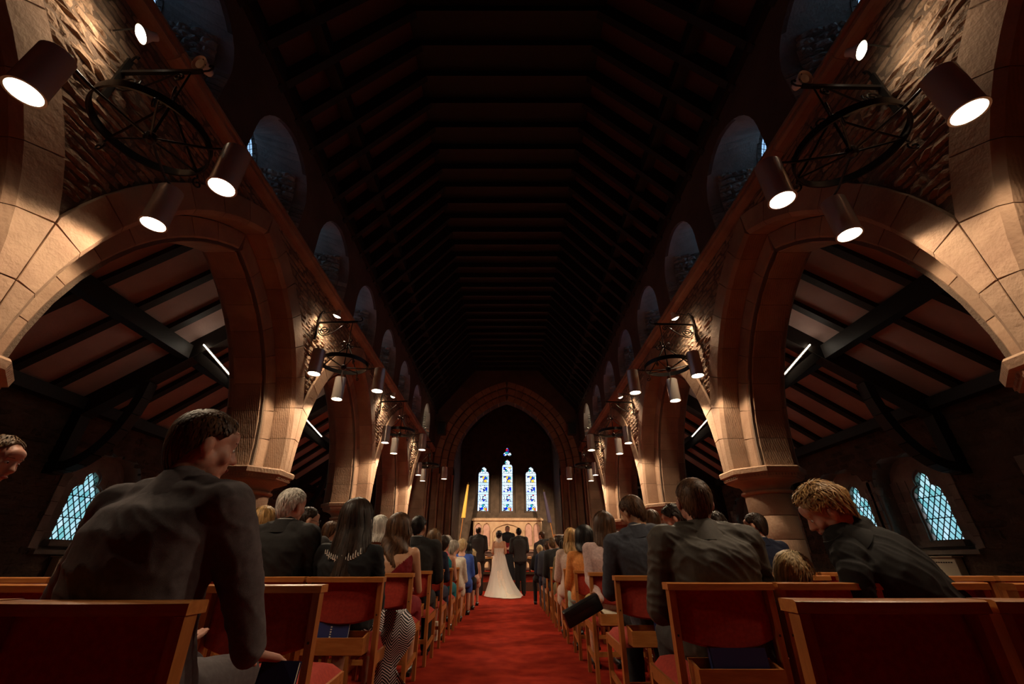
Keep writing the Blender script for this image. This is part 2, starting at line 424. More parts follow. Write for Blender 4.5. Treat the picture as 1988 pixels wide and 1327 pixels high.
for s in (-1, 1):
    for pi in (0, 1, 2, 3, 4):
        py = PY[pi]
        p = empty('stone_pier', (s * 4.03, py, 0)); tag(p, kind='structure')
        link('column_base', base_m, p)
        for k in range(5): link('drum', drum, p, (0, 0, .25 + k * DR), (0, 0, k * .7), (1, 1, (DR - .003) / DR))
        link('necking_ring', neck, p, (0, 0, 1.82)); link('bell_capital', bell, p, (0, 0, 1.86)); link('abacus', abac, p, (0, 0, 2.0))
        if pi < 3:
            for k in range(8):
                a = k * math.pi / 4
                for j in range(9):
                    t = (j - 4) * .045
                    link('dentil', dent, p, (.523 * math.cos(a) - t * math.sin(a), .523 * math.sin(a) + t * math.cos(a), 2.062), (0, 0, a))
# ---- string course, clerestory
STR = [(3.53, 5.50), (3.43, 5.53), (3.40, 5.56), (3.40, 5.60), (3.43, 5.62), (3.39, 5.64), (3.39, 5.68), (3.50, 5.70), (3.53, 5.70)]
sme = MB().loft([[(x, y, z - 5.6) for x, z in STR] for y in (-.543, .543)]).mesh('string_stone', M['ashlar'])
CY = [2.26 + 2.18 * k for k in range(-1, 8)]
for s in (-1, 1):
    tr = empty('trim_%d' % (1 if s < 0 else 2), (0, 0, 5.6)); tag(tr, kind='structure')
    for k in range(22): link('string_stone', sme, tr, (0, -3.6 + 1.09 * k, 0), (0, 0, 0), (s, 1, 1))
    cw = empty('wall_%s' % side(s), (0, 0, 0)); tag(cw, kind='structure')
    outs = [pointed(.77, 5.72, 6.30, 7.12, 8, c) for c in CY]
    gl = [pointed(.27, 6.15, 6.80, 7.34, 8, c + .07) for c in CY]
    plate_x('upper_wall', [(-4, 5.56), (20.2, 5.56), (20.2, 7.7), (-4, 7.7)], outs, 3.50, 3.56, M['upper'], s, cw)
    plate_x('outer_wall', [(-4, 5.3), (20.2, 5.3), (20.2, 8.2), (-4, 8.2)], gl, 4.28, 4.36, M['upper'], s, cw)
    for k, c in enumerate(CY):
        wnd = empty('window_%d' % (k + 1 + (20 if s > 0 else 0)), (0, c, 0)); tag(wnd, kind='structure')
        a = [(y - c, z) for y, z in outs[k]]; b = [(y - c, z) for y, z in gl[k]]
        MB().loft([[(s * 3.5, y, z) for y, z in a], [(s * 4.30, y, z) for y, z in b]], cap=False).build('embrasure', M['jamb'], wnd, fix=False)
        MB().prism(b, s * 4.315, s * 4.32).build('pane', M['blueglass'], wnd)
        lt = MB()
        for i in range(-6, 12):
            for sg in (-1, 1):
                y0 = .1 + i * .085 - .3
                pa = clip_poly([(y0, 6.2), (y0 + .008, 6.2), (y0 + .008 + sg * 1.1 * .62, 7.3), (y0 + sg * 1.1 * .62, 7.3)], 1, 0, .36)
                if pa: pa = clip_poly(pa, -1, 0, .20)
                if len(pa) >= 3: lt.prism(pa, s * 4.305, s * 4.313)
        for i in (1, 2): lt.prism([(-.16, 6.25 + .33 * i), (.36, 6.25 + .33 * i), (.36, 6.27 + .33 * i), (-.16, 6.27 + .33 * i)], s * 4.30, s * 4.313)
        lt.build('lead', M['lead'], wnd)
        # stones on the east jamb, which faces the nave and the camera
        if k >= 1:
            ang = math.atan2(.77 - .34, .80)
            L = math.hypot(.77 - .34, .80)
            rr = random.Random(k); z = 5.74
            while z < 6.82:
                h = rr.uniform(.07, .12); t = 0
                base = rr.random() < .5
                while t < L - .05:
                    ww = (.20 if t == 0 else rr.uniform(.14, .3)); ww = min(ww, L - t)
                    tm = (t + ww / 2) / L
                    zmin = 5.72 + tm * .53
                    zz = min(z + h / 2, 7.0); hin = .77 if zz < 6.3 else .77 - .8215 + math.sqrt(max(0, .8215 ** 2 - (zz - 6.3) ** 2))
                    if z > zmin - .02 and hin > .36 and (tm > .16 or z < 6.3):
                        X = 3.5 + .80 * tm; Y = hin - (hin - .34) * tm
                        o = link('stone', rr.choice(JAMB_ME), wnd, (s * (X - .004), Y - .01, z + h / 2))
                        # local depth axis must point out of the jamb (towards -Y), local y along the jamb
                        o.rotation_euler = (0, 0, R(90) + (-ang if s > 0 else ang) * 1.0); o.scale = (.05 if t else .014, ww - .01, h - .008)
                    t += ww
                z += h
# ---- nave roof
roof = empty('ceiling', (0, 0, 0)); tag(roof, kind='structure')
SL = 1.22; ZW = 7.50; XW = 3.75
def zr(x): return ZW + SL * (XW - abs(x))
for s in (-1, 1):
    m = MB(); m.add([(s * XW, -4, ZW), (s * XW, 20.2, ZW), (0, 20.2, zr(0)), (0, -4, zr(0))], [(0, 1, 2, 3)])
    m.build('roof_boarding', M['naveboard'], roof)
    MB().add([(s * XW, -4, ZW + .3), (s * XW, 20.2, ZW + .3), (0, 20.2, zr(0) + .3), (0, -4, zr(0) + .3)], [(0, 1, 2, 3)]).build('roof_cover', M['rafter'], roof)
    MB().box((s * 3.93, 8, 7.78), (.9, 24.4, .1)).build('wall_cap', M['rafter'], roof)
    MB().box((s * 3.52, 8, 7.52), (.22, 24.4, .24)).build('wall_plate', M['rafter'], roof)
    for x, hh in ((2.95, .26), (1.6, .26)):
        MB().box((s * x, 8, zr(x) - .17), (.20, 24.4, hh)).build('purlin', M['rafter'], roof)
rm = MB(); a = Vector((XW, 0, ZW)); b = Vector((0, 0, zr(0)))
nrm = Vector((-SL, 0, -1)).normalized()
rm.add([p + nrm * q + Vector((0, w_, 0)) for p in (a, b) for q in (.0, .30) for w_ in (-.055, .055)], [(0, 1, 3, 2), (4, 6, 7, 5), (0, 4, 5, 1), (2, 3, 7, 6), (0, 2, 6, 4), (1, 5, 7, 3)])
raf = rm.mesh('rafter', M['rafter'])
brm = MB().box((0, 0, 0), (3.5, .10, .2)).mesh('added_collar_beam', M['rafter'])  # beams added along with the sheet to keep the ridge black
MB().box((0, 8, zr(1.75) - .12), (3.6, 24.4, .03)).build('ridge_shade_sheet', M['rafter'], roof)  # dark sheet added below the ridge, standing in for its shade
for k in range(42):
    y = -3.5 + .56 * k
    link('added_collar_beam', brm, roof, (0, y, zr(1.75) - .22))
    for s in (-1, 1): link('rafter', raf, roof, (0, y, 0), (0, 0, 0), (s, 1, 1))
# ---- aisles
def za(x): return 5.85 - .724 * (x - 4.7)
AC = [5.55, 8.5, 10.3, 12.9, 14.7, 17.3]
UNIT = None
for s in (-1, 1):
    aw = empty('wall_%s' % side(s), (0, 0, 0)); tag(aw, kind='structure')
    big = [pointed(.79, 1.10, 2.30, 2.80, 8, c) for c in AC]
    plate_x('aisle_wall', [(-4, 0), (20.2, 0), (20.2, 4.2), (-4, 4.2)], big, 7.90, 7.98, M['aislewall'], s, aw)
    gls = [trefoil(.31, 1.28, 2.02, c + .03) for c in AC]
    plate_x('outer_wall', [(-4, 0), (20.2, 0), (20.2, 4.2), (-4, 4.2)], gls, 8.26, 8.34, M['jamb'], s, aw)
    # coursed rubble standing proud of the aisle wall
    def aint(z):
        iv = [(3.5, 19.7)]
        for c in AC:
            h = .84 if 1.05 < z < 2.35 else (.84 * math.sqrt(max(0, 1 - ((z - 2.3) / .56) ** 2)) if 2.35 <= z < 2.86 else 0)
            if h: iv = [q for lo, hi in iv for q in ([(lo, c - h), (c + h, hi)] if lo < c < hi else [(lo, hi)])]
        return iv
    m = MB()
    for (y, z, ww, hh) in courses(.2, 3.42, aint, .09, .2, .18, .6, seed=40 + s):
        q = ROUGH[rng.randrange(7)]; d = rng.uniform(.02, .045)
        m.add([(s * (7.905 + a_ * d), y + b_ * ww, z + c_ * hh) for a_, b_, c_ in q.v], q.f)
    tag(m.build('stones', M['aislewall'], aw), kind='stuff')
    MB().box((s * 7.8, 8, 3.47), (.24, 24.4, .20)).build('wall_plate', M['timber'], aw)
    for k, c in enumerate(AC):
        wnd = empty('window_%d' % (k + 41 + (20 if s > 0 else 0)), (0, c, 0)); tag(wnd, kind='structure')
        # recess lining: straight jambs and pointed head, then the stone sill
        o1 = [(y - c, z) for y, z in big[k]]
        MB().loft([[(s * 7.9, y, z) for y, z in o1], [(s * 8.28, y * .97, z) for y, z in o1]], cap=False).build('recess', M['jamb'], wnd, fix=False)
        MB().box((s * 7.92, 0, 1.07), (.22, 1.72, .07)).build('sill', M['jamb'], wnd)
        MB().box((s * 8.17, .03, 1.22), (.16, .86, .10)).build('inner_sill', M['jamb'], wnd)
        # dressed edge stones round the recess
        rr = random.Random(k * 3 + s)
        for dd in (-1, 1):
            z = 1.12
            while z < 2.28:
                h = rr.uniform(.16, .27)
                MB().box((s * 7.90, dd * .865, z + h / 2), (.06, .13 if rr.random() < .5 else .15, h - .01)).build('quoin', M['jamb'], wnd)
                # jamb stones between recess edge and glass
                for q in range(2):
                    xx = 7.99 + q * .17
                    if rr.random() < .5: link('stone', rr.choice(JAMB_ME), wnd, (s * xx, dd * .783, z + h / 2), (0, 0, R(90) if dd > 0 else R(-90)), (.02, .165, h - .012))
                z += h
            MB().lathe([(.085, 0), (.085, .05), (.06, .08), (.048, .10), (.048, 1.0), (.06, 1.02), (.06, 1.04), (.05, 1.06), (.085, 1.15), (.095, 1.16), (.095, 1.22), (.02, 1.22)], n=12).build('colonnette', M['jamb'], wnd, (s * 7.96, dd * .80, 1.10), smooth=40)
        # flat dressed stones flanking the glass
        me = fill('surround', [(-.78, 1.16), (.78, 1.16), (.78, 2.3), (.4, 2.70), (0, 2.78), (-.4, 2.70), (-.78, 2.3)], [trefoil(.345, 1.27, 2.02, .03)], .03, M['jamb']); me.transform(YZ.to_4x4()); link('surround', me, wnd, (s * 8.245, 0, 0))
        for dd in (-1, 1):
            for q in range(6):
                z0 = 1.2 + q * .2
                for t_ in range(2):
                    w_ = .18; yy = dd * (.43 + t_ * .2) + .03
                    if abs(yy) < .74: (link('stone', rr.choice(JAMB_ME), wnd, (s * 8.226, yy, z0 + .1), (0, 0, 0), (s * .02, w_, .19)) if rr.random() < .4 else MB().box((s * 8.225, yy, z0 + .1), (.02, w_, .19)).build('ashlar_block', M['jamb'], wnd))
        # diamond quarries
        near = k in (1, 2)
        pw, ph_ = .125, .19; J = MB(); cnt = 0
        for i in range(-4, 5):
            for j in range(-1, 16):
                y = .03 + i * pw / 2 * 1.0; 
                if (i + j) % 2: continue
                z = 1.25 + j * ph_ / 2
                po = [(y - pw / 2 + .004, z), (y, z - ph_ / 2 + .006), (y + pw / 2 - .004, z), (y, z + ph_ / 2 - .006)]
                po = clip_poly(po, 1, 0, .36); po = clip_poly(po, -1, 0, .30) if po else po
                if len(po) < 3: continue
                po = clip_poly(po, 0, -1, -1.27); po = clip_poly(po, 0, 1, 2.66) if len(po) > 2 else po
                if len(po) < 3: continue
                if near: MB().prism(po, s * 8.29, s * 8.294).build('pane', M['aqua'], wnd)
                else: J.prism(po, s * 8.29, s * 8.294)
        if not near: tag(J.build('panes', M['aqua'], wnd), kind='stuff')
        L_ = MB()
        sl_ = ph_ / pw
        for i in range(-16, 17):
            for sg in (-1, 1):
                # lines through pane corners: z = 1.25 + sg*sl*(y-.03) + i*ph
                z0 = 1.25 + i * ph_ + ph_ / 2
                po = [(-.30, z0 + sg * sl_ * (-.33) - .008), (.36, z0 + sg * sl_ * .33 - .008), (.36, z0 + sg * sl_ * .33 + .008), (-.30, z0 + sg * sl_ * (-.33) + .008)]
                po = clip_poly(po, 0, -1, -1.27); po = clip_poly(po, 0, 1, 2.66) if len(po) > 2 else po
                if len(po) > 2: L_.prism(po, s * 8.283, s * 8.299)
        for zz in (1.28, 1.66, 2.04): L_.box((s * 8.28, .03, zz), (.014, .66, .014))
        L_.build('lead_lattice', M['lead'], wnd)
    # roof of the aisle
    ar = empty('ceiling', (0, 0, 0)); tag(ar, kind='structure')
    m = MB(); m.add([(s * 4.5, -4, za(4.5)), (s * 4.5, 20.2, za(4.5)), (s * 8.5, 20.2, za(8.5)), (s * 8.5, -4, za(8.5))], [(0, 1, 2, 3)]).build('plaster_slope', M['plaster'], ar)
    MB().add([(s * 4.3, -4, za(4.3) + .2), (s * 4.3, 20.2, za(4.3) + .2), (s * 8.6, 20.2, za(8.6) + .2), (s * 8.6, -4, za(8.6) + .2)], [(0, 1, 2, 3)]).build('roof_cover', M['timber'], ar)
    n2 = Vector((-.724, 0, -1)).normalized()
    def slope_beam(x0, x1, w_, d, y, name, mt='timber'):
        m = MB(); m.add([Vector((s * x, y + q, za(x))) + Vector((n2.x * s, 0, n2.z)) * t for x in (x0, x1) for t in (-.01, d) for q in (-w_ / 2, w_ / 2)], [(0, 1, 3, 2), (4, 6, 7, 5), (0, 4, 5, 1), (2, 3, 7, 6), (0, 2, 6, 4), (1, 5, 7, 3)])
        return m.build(name, M[mt], ar)
    y = 7.3
    ys = [7.3 + .715 * k for k in range(-16, 18)]
    for y in ys:
        if min(abs(y - t) for t in (2.95, 7.3, 11.7, 16.0)) > .2: slope_beam(4.7, 7.9, .13, .10, y, 'rafter')
    MB().box((s * 6.25, 8, za(6.25) - .20), (.2, 24.4, .28)).build('purlin', M['timber'], ar)
    MB().box((s * 4.8, 8, za(4.8) - .12), (.14, 24.4, .22)).build('wall_plate', M['timber'], ar)
    for ty in (2.95, 7.3, 11.7, 16.0):
        slope_beam(4.7, 7.9, .24, .34, ty, 'principal_rafter')
        m = MB(); m.beam((s * 4.72, ty, 3.55), (s * 6.15, ty, za(6.15) - .25), .16, .2, up=(0, 1, 0)); m.build('strut', M['timber'], ar)
        m = MB(); m.box((s * 7.8, ty, 2.9), (.2, .2, 1.3)); m.build('wall_post', M['timber'], ar)
        pts = [(s * (7.75 - .95 * math.sin(t)), ty, 2.35 + 1.65 * (1 - math.cos(t)) * .95) for t in [i * R(90) / 8 for i in range(9)]]
        m = MB()
        for i in range(8): m.beam(pts[i], pts[i + 1], .16, .2, up=(0, 1, 0))
        m.build('curved_brace', M['timber'], ar)
        if ty > 5:
            g = MB(); g.beam((s * 5.25, ty - .135, 4.05), (s * 5.95, ty - .135, 4.68), .016, .016); 
            tb = empty('tube_light', (0, 0, 0)); 
            tag(tb, 'slim lit tube lamp along the %s strut of the %s aisle roof' % ({7.3: 'nearest', 11.7: 'middle', 16.0: 'farthest'}[ty], side(s)), 'lamp', 'tube lamps on the aisle roof struts')
            g.build('tube', M['tubeglow'], tb)
            MB().beam((s * 5.22, ty - .10, 4.02), (s * 5.98, ty - .10, 4.705), .05, .05).build('batten', M['timber'], tb)
# ---- west wall, nave end wall with chancel arch
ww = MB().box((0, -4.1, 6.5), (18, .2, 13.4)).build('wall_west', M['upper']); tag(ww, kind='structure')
def carch(e, z0=-.1):
    h = 2.55 + e; rise = 3.37 + e * 1.0; zs = 4.85; return pointed(h, z0, zs, zs + rise, 10)
NY = 19.75
ew = empty('wall_east', (0, NY, 0)); tag(ew, kind='structure')
prof = [(-8.6, 0), (8.6, 0), (8.6, 3.2), (4.4, 6.2), (4.4, 7.0), (0, 12.2), (-4.4, 7.0), (-4.4, 6.2), (-8.6, 3.2)]
for e, ya, yb in ((.60, 0, .22), (.30, .20, .42), (0, .40, .95)):
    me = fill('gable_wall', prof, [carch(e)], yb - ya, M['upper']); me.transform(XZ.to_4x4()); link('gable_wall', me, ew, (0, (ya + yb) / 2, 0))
# arch stones
for (e, ya, yb) in ((.60, -.02, .2), (.30, .18, .40), (0, .38, .97)):
    h = 2.55 + e; rise = 3.37 + e; Rr = (h * h + rise * rise) / (2 * h); am = math.atan2(rise, Rr - h); n = 13
    for k in range(n):
        a0 = am * k / n + .002; a1 = am * (k + 1) / n - .002
        P = lambda r, a: (h - Rr + r * math.cos(a), r * math.sin(a))
        po = [P(Rr, a0), P(Rr, (a0 + a1) / 2), P(Rr, a1), P(Rr + .29, a1), P(Rr + .29, (a0 + a1) / 2), P(Rr + .29, a0)]
        po = clip_poly(po, -1, 0, -.003)
        m = MB(); m.prism(po, ya, yb, inset=.02)
        # prism coords (x=depth, y=across, z) -> (across, depth, z)
        vs = [(v[1], v[0], v[2]) for v in m.v]; me = MB().add(vs, m.f).mesh('voussoir', M['ashlar'])
        for s in (-1, 1): link('voussoir', me, ew, (0, 0, 4.85), (0, 0, 0), (s, 1, 1))
    for s in (-1, 1):
        z = 0.3
        while z < 4.8:
            hh = .38; MB().box((s * (h + .145), (ya + yb) / 2, z + hh / 2), (.29, yb - ya, hh - .006)).build('jamb_stone', M['ashlar'], ew); z += hh
        MB().lathe([(.02, 0), (.06, 0), (.06, 3.9), (.10, 4.1), (.02, 4.1)], n=10).build('shaft', M['ashlar'], ew, (s * (h + .02), ya - .02, .4), smooth=40)
# solid ashlar respond either side, stones as parts
for s in (-1, 1):
    rp_ = empty('wall_%s' % side(s), (0, 19.0, 0)); tag(rp_, kind='structure')
    MB().box((s * 4.15, .15, 2.8), (1.2, 1.3, 5.6)).build('core', M['mortar'], rp_)
    z = 0; k = 0
    while z < 5.4:
        hh = .36; y0 = -.5
        for ww_ in ((.5, .45, .35) if k % 2 else (.3, .5, .5)):
            MB().box((s * 3.53, y0 + ww_ / 2, z + hh / 2), (.06, ww_ - .006, hh - .006)).build('block', M['ashlar'], rp_); y0 += ww_
        x0 = 3.53
        for ww_ in ((.5, .65) if k % 2 else (.7, .45)):
            MB().box((s * (x0 + ww_ / 2), -.51, z + hh / 2), (ww_ - .006, .04, hh - .006)).build('block', M['ashlar'], rp_); x0 += ww_
        z += hh; k += 1
    for yy in (-.35, .2): MB().lathe([(.02, 0), (.05, 0), (.05, 5.3), (.02, 5.3)], n=10).build('shaft', M['ashlar'], rp_, (s * 3.49, yy, .1), smooth=40)
# ---- chancel
for s in (-1, 1):
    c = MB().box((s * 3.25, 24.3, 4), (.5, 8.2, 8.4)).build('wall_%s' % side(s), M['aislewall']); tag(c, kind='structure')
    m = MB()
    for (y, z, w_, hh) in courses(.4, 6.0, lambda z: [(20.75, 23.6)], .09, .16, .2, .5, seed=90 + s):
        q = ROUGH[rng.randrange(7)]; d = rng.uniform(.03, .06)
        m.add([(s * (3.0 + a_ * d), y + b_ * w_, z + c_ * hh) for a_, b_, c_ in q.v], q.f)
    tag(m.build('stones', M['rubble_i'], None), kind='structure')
m = MB()
for s in (-1, 1): m.add([(s * 3.6, 20.1, 7.6), (s * 3.6, 28.6, 7.6), (0, 28.6, 11.5), (0, 20.1, 11.5)], [(0, 1, 2, 3)])
tag(m.build('ceiling', M['rafter']), kind='structure')
tag(MB().box((0, 22.9, .15), (6.4, 12.2, .30)).build('floor', M['carpet']), 'red carpeted chancel step', kind='structure')
tag(MB().box((0, 26.0, .37), (6.0, 4.4, .16)).build('floor', M['carpet']), kind='structure')
st = MB().box((0, 23.78, .40), (5.6, .06, .11)).build('trim_5', M['altarstone']); tag(st, kind='structure')
st = MB().box((0, 16.78, .14), (6.4, .06, .28)).build('trim_6', M['darkoak']); tag(st, kind='structure')
EY = 28.0
we = empty('wall_back', (0, EY, 0)); tag(we, kind='structure')
lanc = [(-1.53, .34, 3.75, 5.95), (0.03, .34, 3.75, 6.42), (1.59, .34, 3.75, 5.95)]
holes_b = [pointed(.50, 3.62, z1, z1 + .75, 8, x) for x, w_, z0, z1 in lanc]
holes_b[1] = pointed(.52, 3.62, 7.1, 7.95, 8, .03)
tre = [(.03 + math.cos(a) * (.21 + .09 * math.cos(3 * (a - math.pi / 2))), 7.42 + math.sin(a) * (.23 + .10 * math.cos(3 * (a - math.pi / 2)))) for a in [i * math.pi / 18 for i in range(36)]]
holes_s = [trefoil(w_, z0, z1, x) for x, w_, z0, z1 in lanc] + [tre]
op = [(-3.2, 0), (3.2, 0), (3.2, 8), (0, 12), (-3.2, 8)]
for nm, hs, ya, yb, mt in (('ashlar_face', holes_b, 0, .16, 'aislewall'), ('window_wall', holes_s, .16, .3, 'upper')):
    me = fill(nm, op, hs, yb - ya, M[mt]); me.transform(XZ.to_4x4()); link(nm, me, we, (0, (ya + yb) / 2, 0))
for k, (x, w_, z0, z1) in enumerate(lanc):
    wd = empty('window_%d' % (81 + k), (x, EY + .27, 0)); tag(wd, kind='structure')
    zz = z0; n = 0; top = z1 + 1.6 * w_
    while zz < top - .05:
        hh = .42 if n % 2 == 0 else .16
        hh = min(hh, top - zz)
        MB().box((0, 0, zz + hh / 2), (w_ * 1.5, .01, hh - .02)).build('figure_panel' if n % 2 == 0 else 'border_panel', M['stained'] if n % 2 == 0 else M['clearish'], wd)
        for dd in (-1, 1): MB().box((dd * w_ * .88, 0, zz + hh / 2), (w_ * .22, .01, hh - .02)).build('border_pane', M['clearish'], wd)
        MB().box((0, -.01, zz + hh - .005), (w_ * 2, .012, .018)).build('saddle_bar', M['lead'], wd)
        zz += hh; n += 1
    if k == 1: MB().box((0, 0, 7.42), (.8, .01, .8)).build('trefoil_panel', M['stained'], wd)
# ================================================================ CHANDELIERS AND LAMPS
def spiral(c, r0, r1, turns, a0, ax, n=28):
    """flat spiral in the plane spanned by ax=(u,v)"""
    u, v = Vector(ax[0]), Vector(ax[1]); c = Vector(c); out = []
    for i in range(n + 1):
        t = i / n; a = a0 + turns * 2 * math.pi * t; r = r0 + (r1 - r0) * t
        out.append(c + u * (r * math.cos(a)) + v * (r * math.sin(a)))
    return out
can_b = MB().lathe([(.02, .40), (.096, .40), (.10, .395), (.10, 0), (.107, -.004), (.107, -.016), (.092, -.016), (.090, .0), (.088, .30), (.02, .30)], n=32).mesh('can', M['chrome'], smooth=35)
disc_m = MB().lathe([(.0005, .012), (.084, .012), (.084, .016), (.0005, .016)], n=28).mesh('lamp_face', M['glow'])
def spot(parent, loc, target_dir, watts, size, blend=.3, rad=.06, name='spot_lamp', col=WARM):
    d = bpy.data.lights.new(name, 'SPOT'); d.energy = watts; d.color = col; d.spot_size = R(size); d.spot_blend = blend; d.shadow_soft_size = rad
    o = link(name, d, parent, loc); o.rotation_euler = Vector(target_dir).to_track_quat('-Z', 'Y').to_euler()
    return o
def bracket(s, y, label, idx):
    """iron wall bracket; x of wall face 3.5"""
    b = empty('wall_bracket', (s * 3.5, y, 4.83)); tag(b, label, 'bracket', 'iron brackets along the arcade')
    i = -s   # direction into the nave
    m = MB(); m.beam((0, 0, 0), (i * .74, 0, .02), .03, .035); m.tube([(i * .74, 0, .02), (i * .79, 0, .03), (i * .82, 0, .06), (i * .81, 0, .10), (i * .785, 0, .115), (i * .775, 0, .095)], .009, 6)
    m.build('arm', M['iron'], b)
    MB().box((i * .012, 0, -.08), (.024, .05, .55)).build('wall_plate', M['iron'], b)
    cu = [(i * .02, 0, .19), (i * .03, 0, .24), (i * .05, 0, .26), (i * .07, 0, .245), (i * .065, 0, .22)]
    MB().tube(cu, .011, 6).build('finial', M['iron'], b)
    ax = ((i, 0, 0), (0, 0, 1))
    sc = spiral((i * .15, 0, -.155), .012, .105, 1.9, R(100), ax)
    end = sc[-1]
    swp = [Vector((i * .15 + i * .105 * math.cos(a), 0, -.155 + .105 * math.sin(a))) for a in (R(64), R(64))]
    path = sc + [Vector((i * x, 0, z)) for x, z in ((.04, -.19), (.07, -.235), (.13, -.262), (.20, -.262), (.28, -.235), (.36, -.18), (.43, -.11), (.48, -.06), (.53, -.03))]
    path = sc[:-2] + [Vector((i * x, 0, z)) for x, z in ((.045, -.16), (.055, -.21), (.09, -.25), (.15, -.268), (.22, -.255), (.30, -.215), (.38, -.15), (.45, -.08), (.51, -.035), (.56, -.022))]
    path += list(reversed(spiral((i * .555, 0, -.07), .006, .048, 1.4, R(-50), ax, 18)))
    MB().tube(path, .0095, 6).build('scrollwork', M['iron'], b)
    return b
def chandelier(s, y, label, pw=1.0):
    i = -s
    root = empty('ring_chandelier', (s * 2.86, y, 3.92)); tag(root, label, 'chandelier', 'iron ring chandeliers on the wall brackets')
    MB().tube([(0, 0, .91), (0, 0, .47)], .008, 6).build('hanging_rod', M['iron'], root)
    # ring
    rg = MB(); n = 48; prof = [(.385, .035), (.40, .035), (.40, .105), (.385, .105)]
    rg.loft([[(r * math.cos(2 * math.pi * k / n), r * math.sin(2 * math.pi * k / n), z) for k in range(n)] for r, z in prof + prof[:1]], cap=False)
    rg.build('ring', M['iron'], root, smooth=30)
    MB().lathe([(.005, -.05), (.03, -.04), (.045, -.02), (.045, .03), (.03, .05), (.005, .06)], n=12).build('hub', M['iron'], root)
    MB().tube([(0, 0, .44), (0, 0, .05)], .011, 6).build('stem', M['iron'], root)
    MB().lathe([(.004, .40), (.03, .41), (.035, .44), (.03, .47), (.004, .48)], n=10).build('boss', M['iron'], root)
    base = [R(252), R(15), R(114)]
    if s > 0: base = [math.pi - a for a in base]
    for k, a in enumerate(base):
        ca, sa = math.cos(a), math.sin(a)
        MB().tube([(0, 0, .0), (ca * .42, sa * .42, .02), (ca * .52, sa * .52, .045), (ca * .60, sa * .60, .075)], .0115, 6).build('lamp_arm', M['iron'], root)
        # can
        cx, cy_ = ca * .62, sa * .62
        body = link('lamp_can', can_b, root, (cx, cy_, -.36)); body.rotation_euler = (0, 0, a)
        link('lamp_face', disc_m, body)
        spot(root, (cx, cy_, -.362), (0, 0, -1), CAN_W * pw, 138, .30, .075)
        # hanging bars from the boss to the ring with curled tops, between the lamp arms
        a2 = a + R(60); c2, s2 = math.cos(a2), math.sin(a2)
        pts = [(c2 * .39, s2 * .39, .07), (c2 * .30, s2 * .30, .15), (c2 * .16, s2 * .16, .29), (c2 * .05, s2 * .05, .40), (c2 * -.01, s2 * -.01, .45)]
        MB().tube(pts, .010, 6).build('hanger', M['iron'], root)
        MB().tube(spiral((c2 * .085, s2 * .085, .485), .008, .066, 1.5, R(200), ((c2, s2, 0), (0, 0, 1)), 18), .0085, 6).build('scroll', M['iron'], root)
        MB().tube([(c2 * .40, s2 * .40, .05)] + spiral((c2 * .435, s2 * .435, -.035), .05, .008, 1.2, R(110), ((c2, s2, 0), (0, 0, 1)), 14), .008, 6).build('ring_curl', M['iron'], root)
        MB().tube([(0, 0, 0), (c2 * .39, s2 * .39, .06)], .008, 6).build('spoke', M['iron'], root)
    return root
lampshade = MB().lathe([(.018, .13), (.035, .125), (.04, .08), (.078, .0), (.073, .0), (.035, .07), (.012, .09)], n=20).mesh('lamp_shade', M['lampin'], smooth=40)
bulb_m = MB().lathe([(.002, -.03), (.035, -.022), (.06, -.002), (.064, .006), (.05, .025), (.015, .06), (.002, .065)], n=16).mesh('bulb', M['glow2'], smooth=40)
def wall_lamp(loc, d, label, watts, size=140, cat='lamp', group='bulb spotlights above the brackets', glow=True, wallx=None):
    root = empty('spotlight', loc); tag(root, label, cat, group)
    q = Vector(d).to_track_quat('-Z', 'Y').to_euler()
    sh = link('lamp_shade', lampshade, root); sh.rotation_euler = q
    bu = link('bulb', bulb_m if glow else MB().lathe([(.002, 0), (.045, .006), (.002, .05)], n=14).mesh('bulb', M['lampin']), root); bu.rotation_euler = q
    MB().tube([Vector(q.to_matrix() @ Vector((0, 0, .09)))] + [Vector((wallx * .3, 0, .10)), Vector((wallx, 0, .06))], .008, 6).build('stalk', M['iron'], root)
    if glow: spot(root, Vector(d).normalized() * .035, d, watts, size, .8, .04)
    return root
ords = ['first', 'second', 'third', 'fourth']
YB = {-1: [2.15, 6.58, 10.88, 15.26], 1: [2.28, 6.66, 10.92, 15.26]}
for s in (-1, 1):
    for k, y in enumerate(YB[s]):
        bracket(s, y, 'black scrolled iron bracket on the %s wall holding the %s ring chandelier from the camera' % (side(s), ords[k]), k)
        chandelier(s, y, '%s iron ring chandelier from the camera on the %s, three chrome lamp cans' % (ords[k], side(s)), .62 if k == 0 else 1.12)
        wall_lamp((s * 3.22, y - .22, 5.02) if k == 0 else (s * 3.20, y + .04, 5.0), (s * .45, -.55, -.75) if k == 0 else (s * .36, .20, -.88), 'bare bright spotlight above the %s iron bracket from the camera on the %s wall' % (ords[k], side(s)), BULB_W * ((.42 if s < 0 else .22) if k == 0 else 1.9), 150, wallx=s * .27)
        if k == 0:
            wall_lamp((s * 2.80, y - .03, 4.93), (s * .1, -.9, -.35), 'small unlit spotlight at the tip of the %s front bracket' % side(s), 0, glow=False, group=None, wallx=-s * .02)
# small lamps lighting the last clerestory recesses and the chancel
for s in (-1, 1):
    wall_lamp((s * 3.35, 17.0, 5.80), (s * .7, .3, .65), 'small spotlight on the string course near the chancel arch, %s side' % side(s), 40, 110, group='string course lamps', wallx=s * .15)
    wall_lamp((s * 2.75, 20.85, 4.95), (-s * .33, 1.0, -.47), 'spotlight inside the %s jamb of the chancel arch' % side(s), 1700, 66, group='chancel arch lamps', wallx=s * .18)
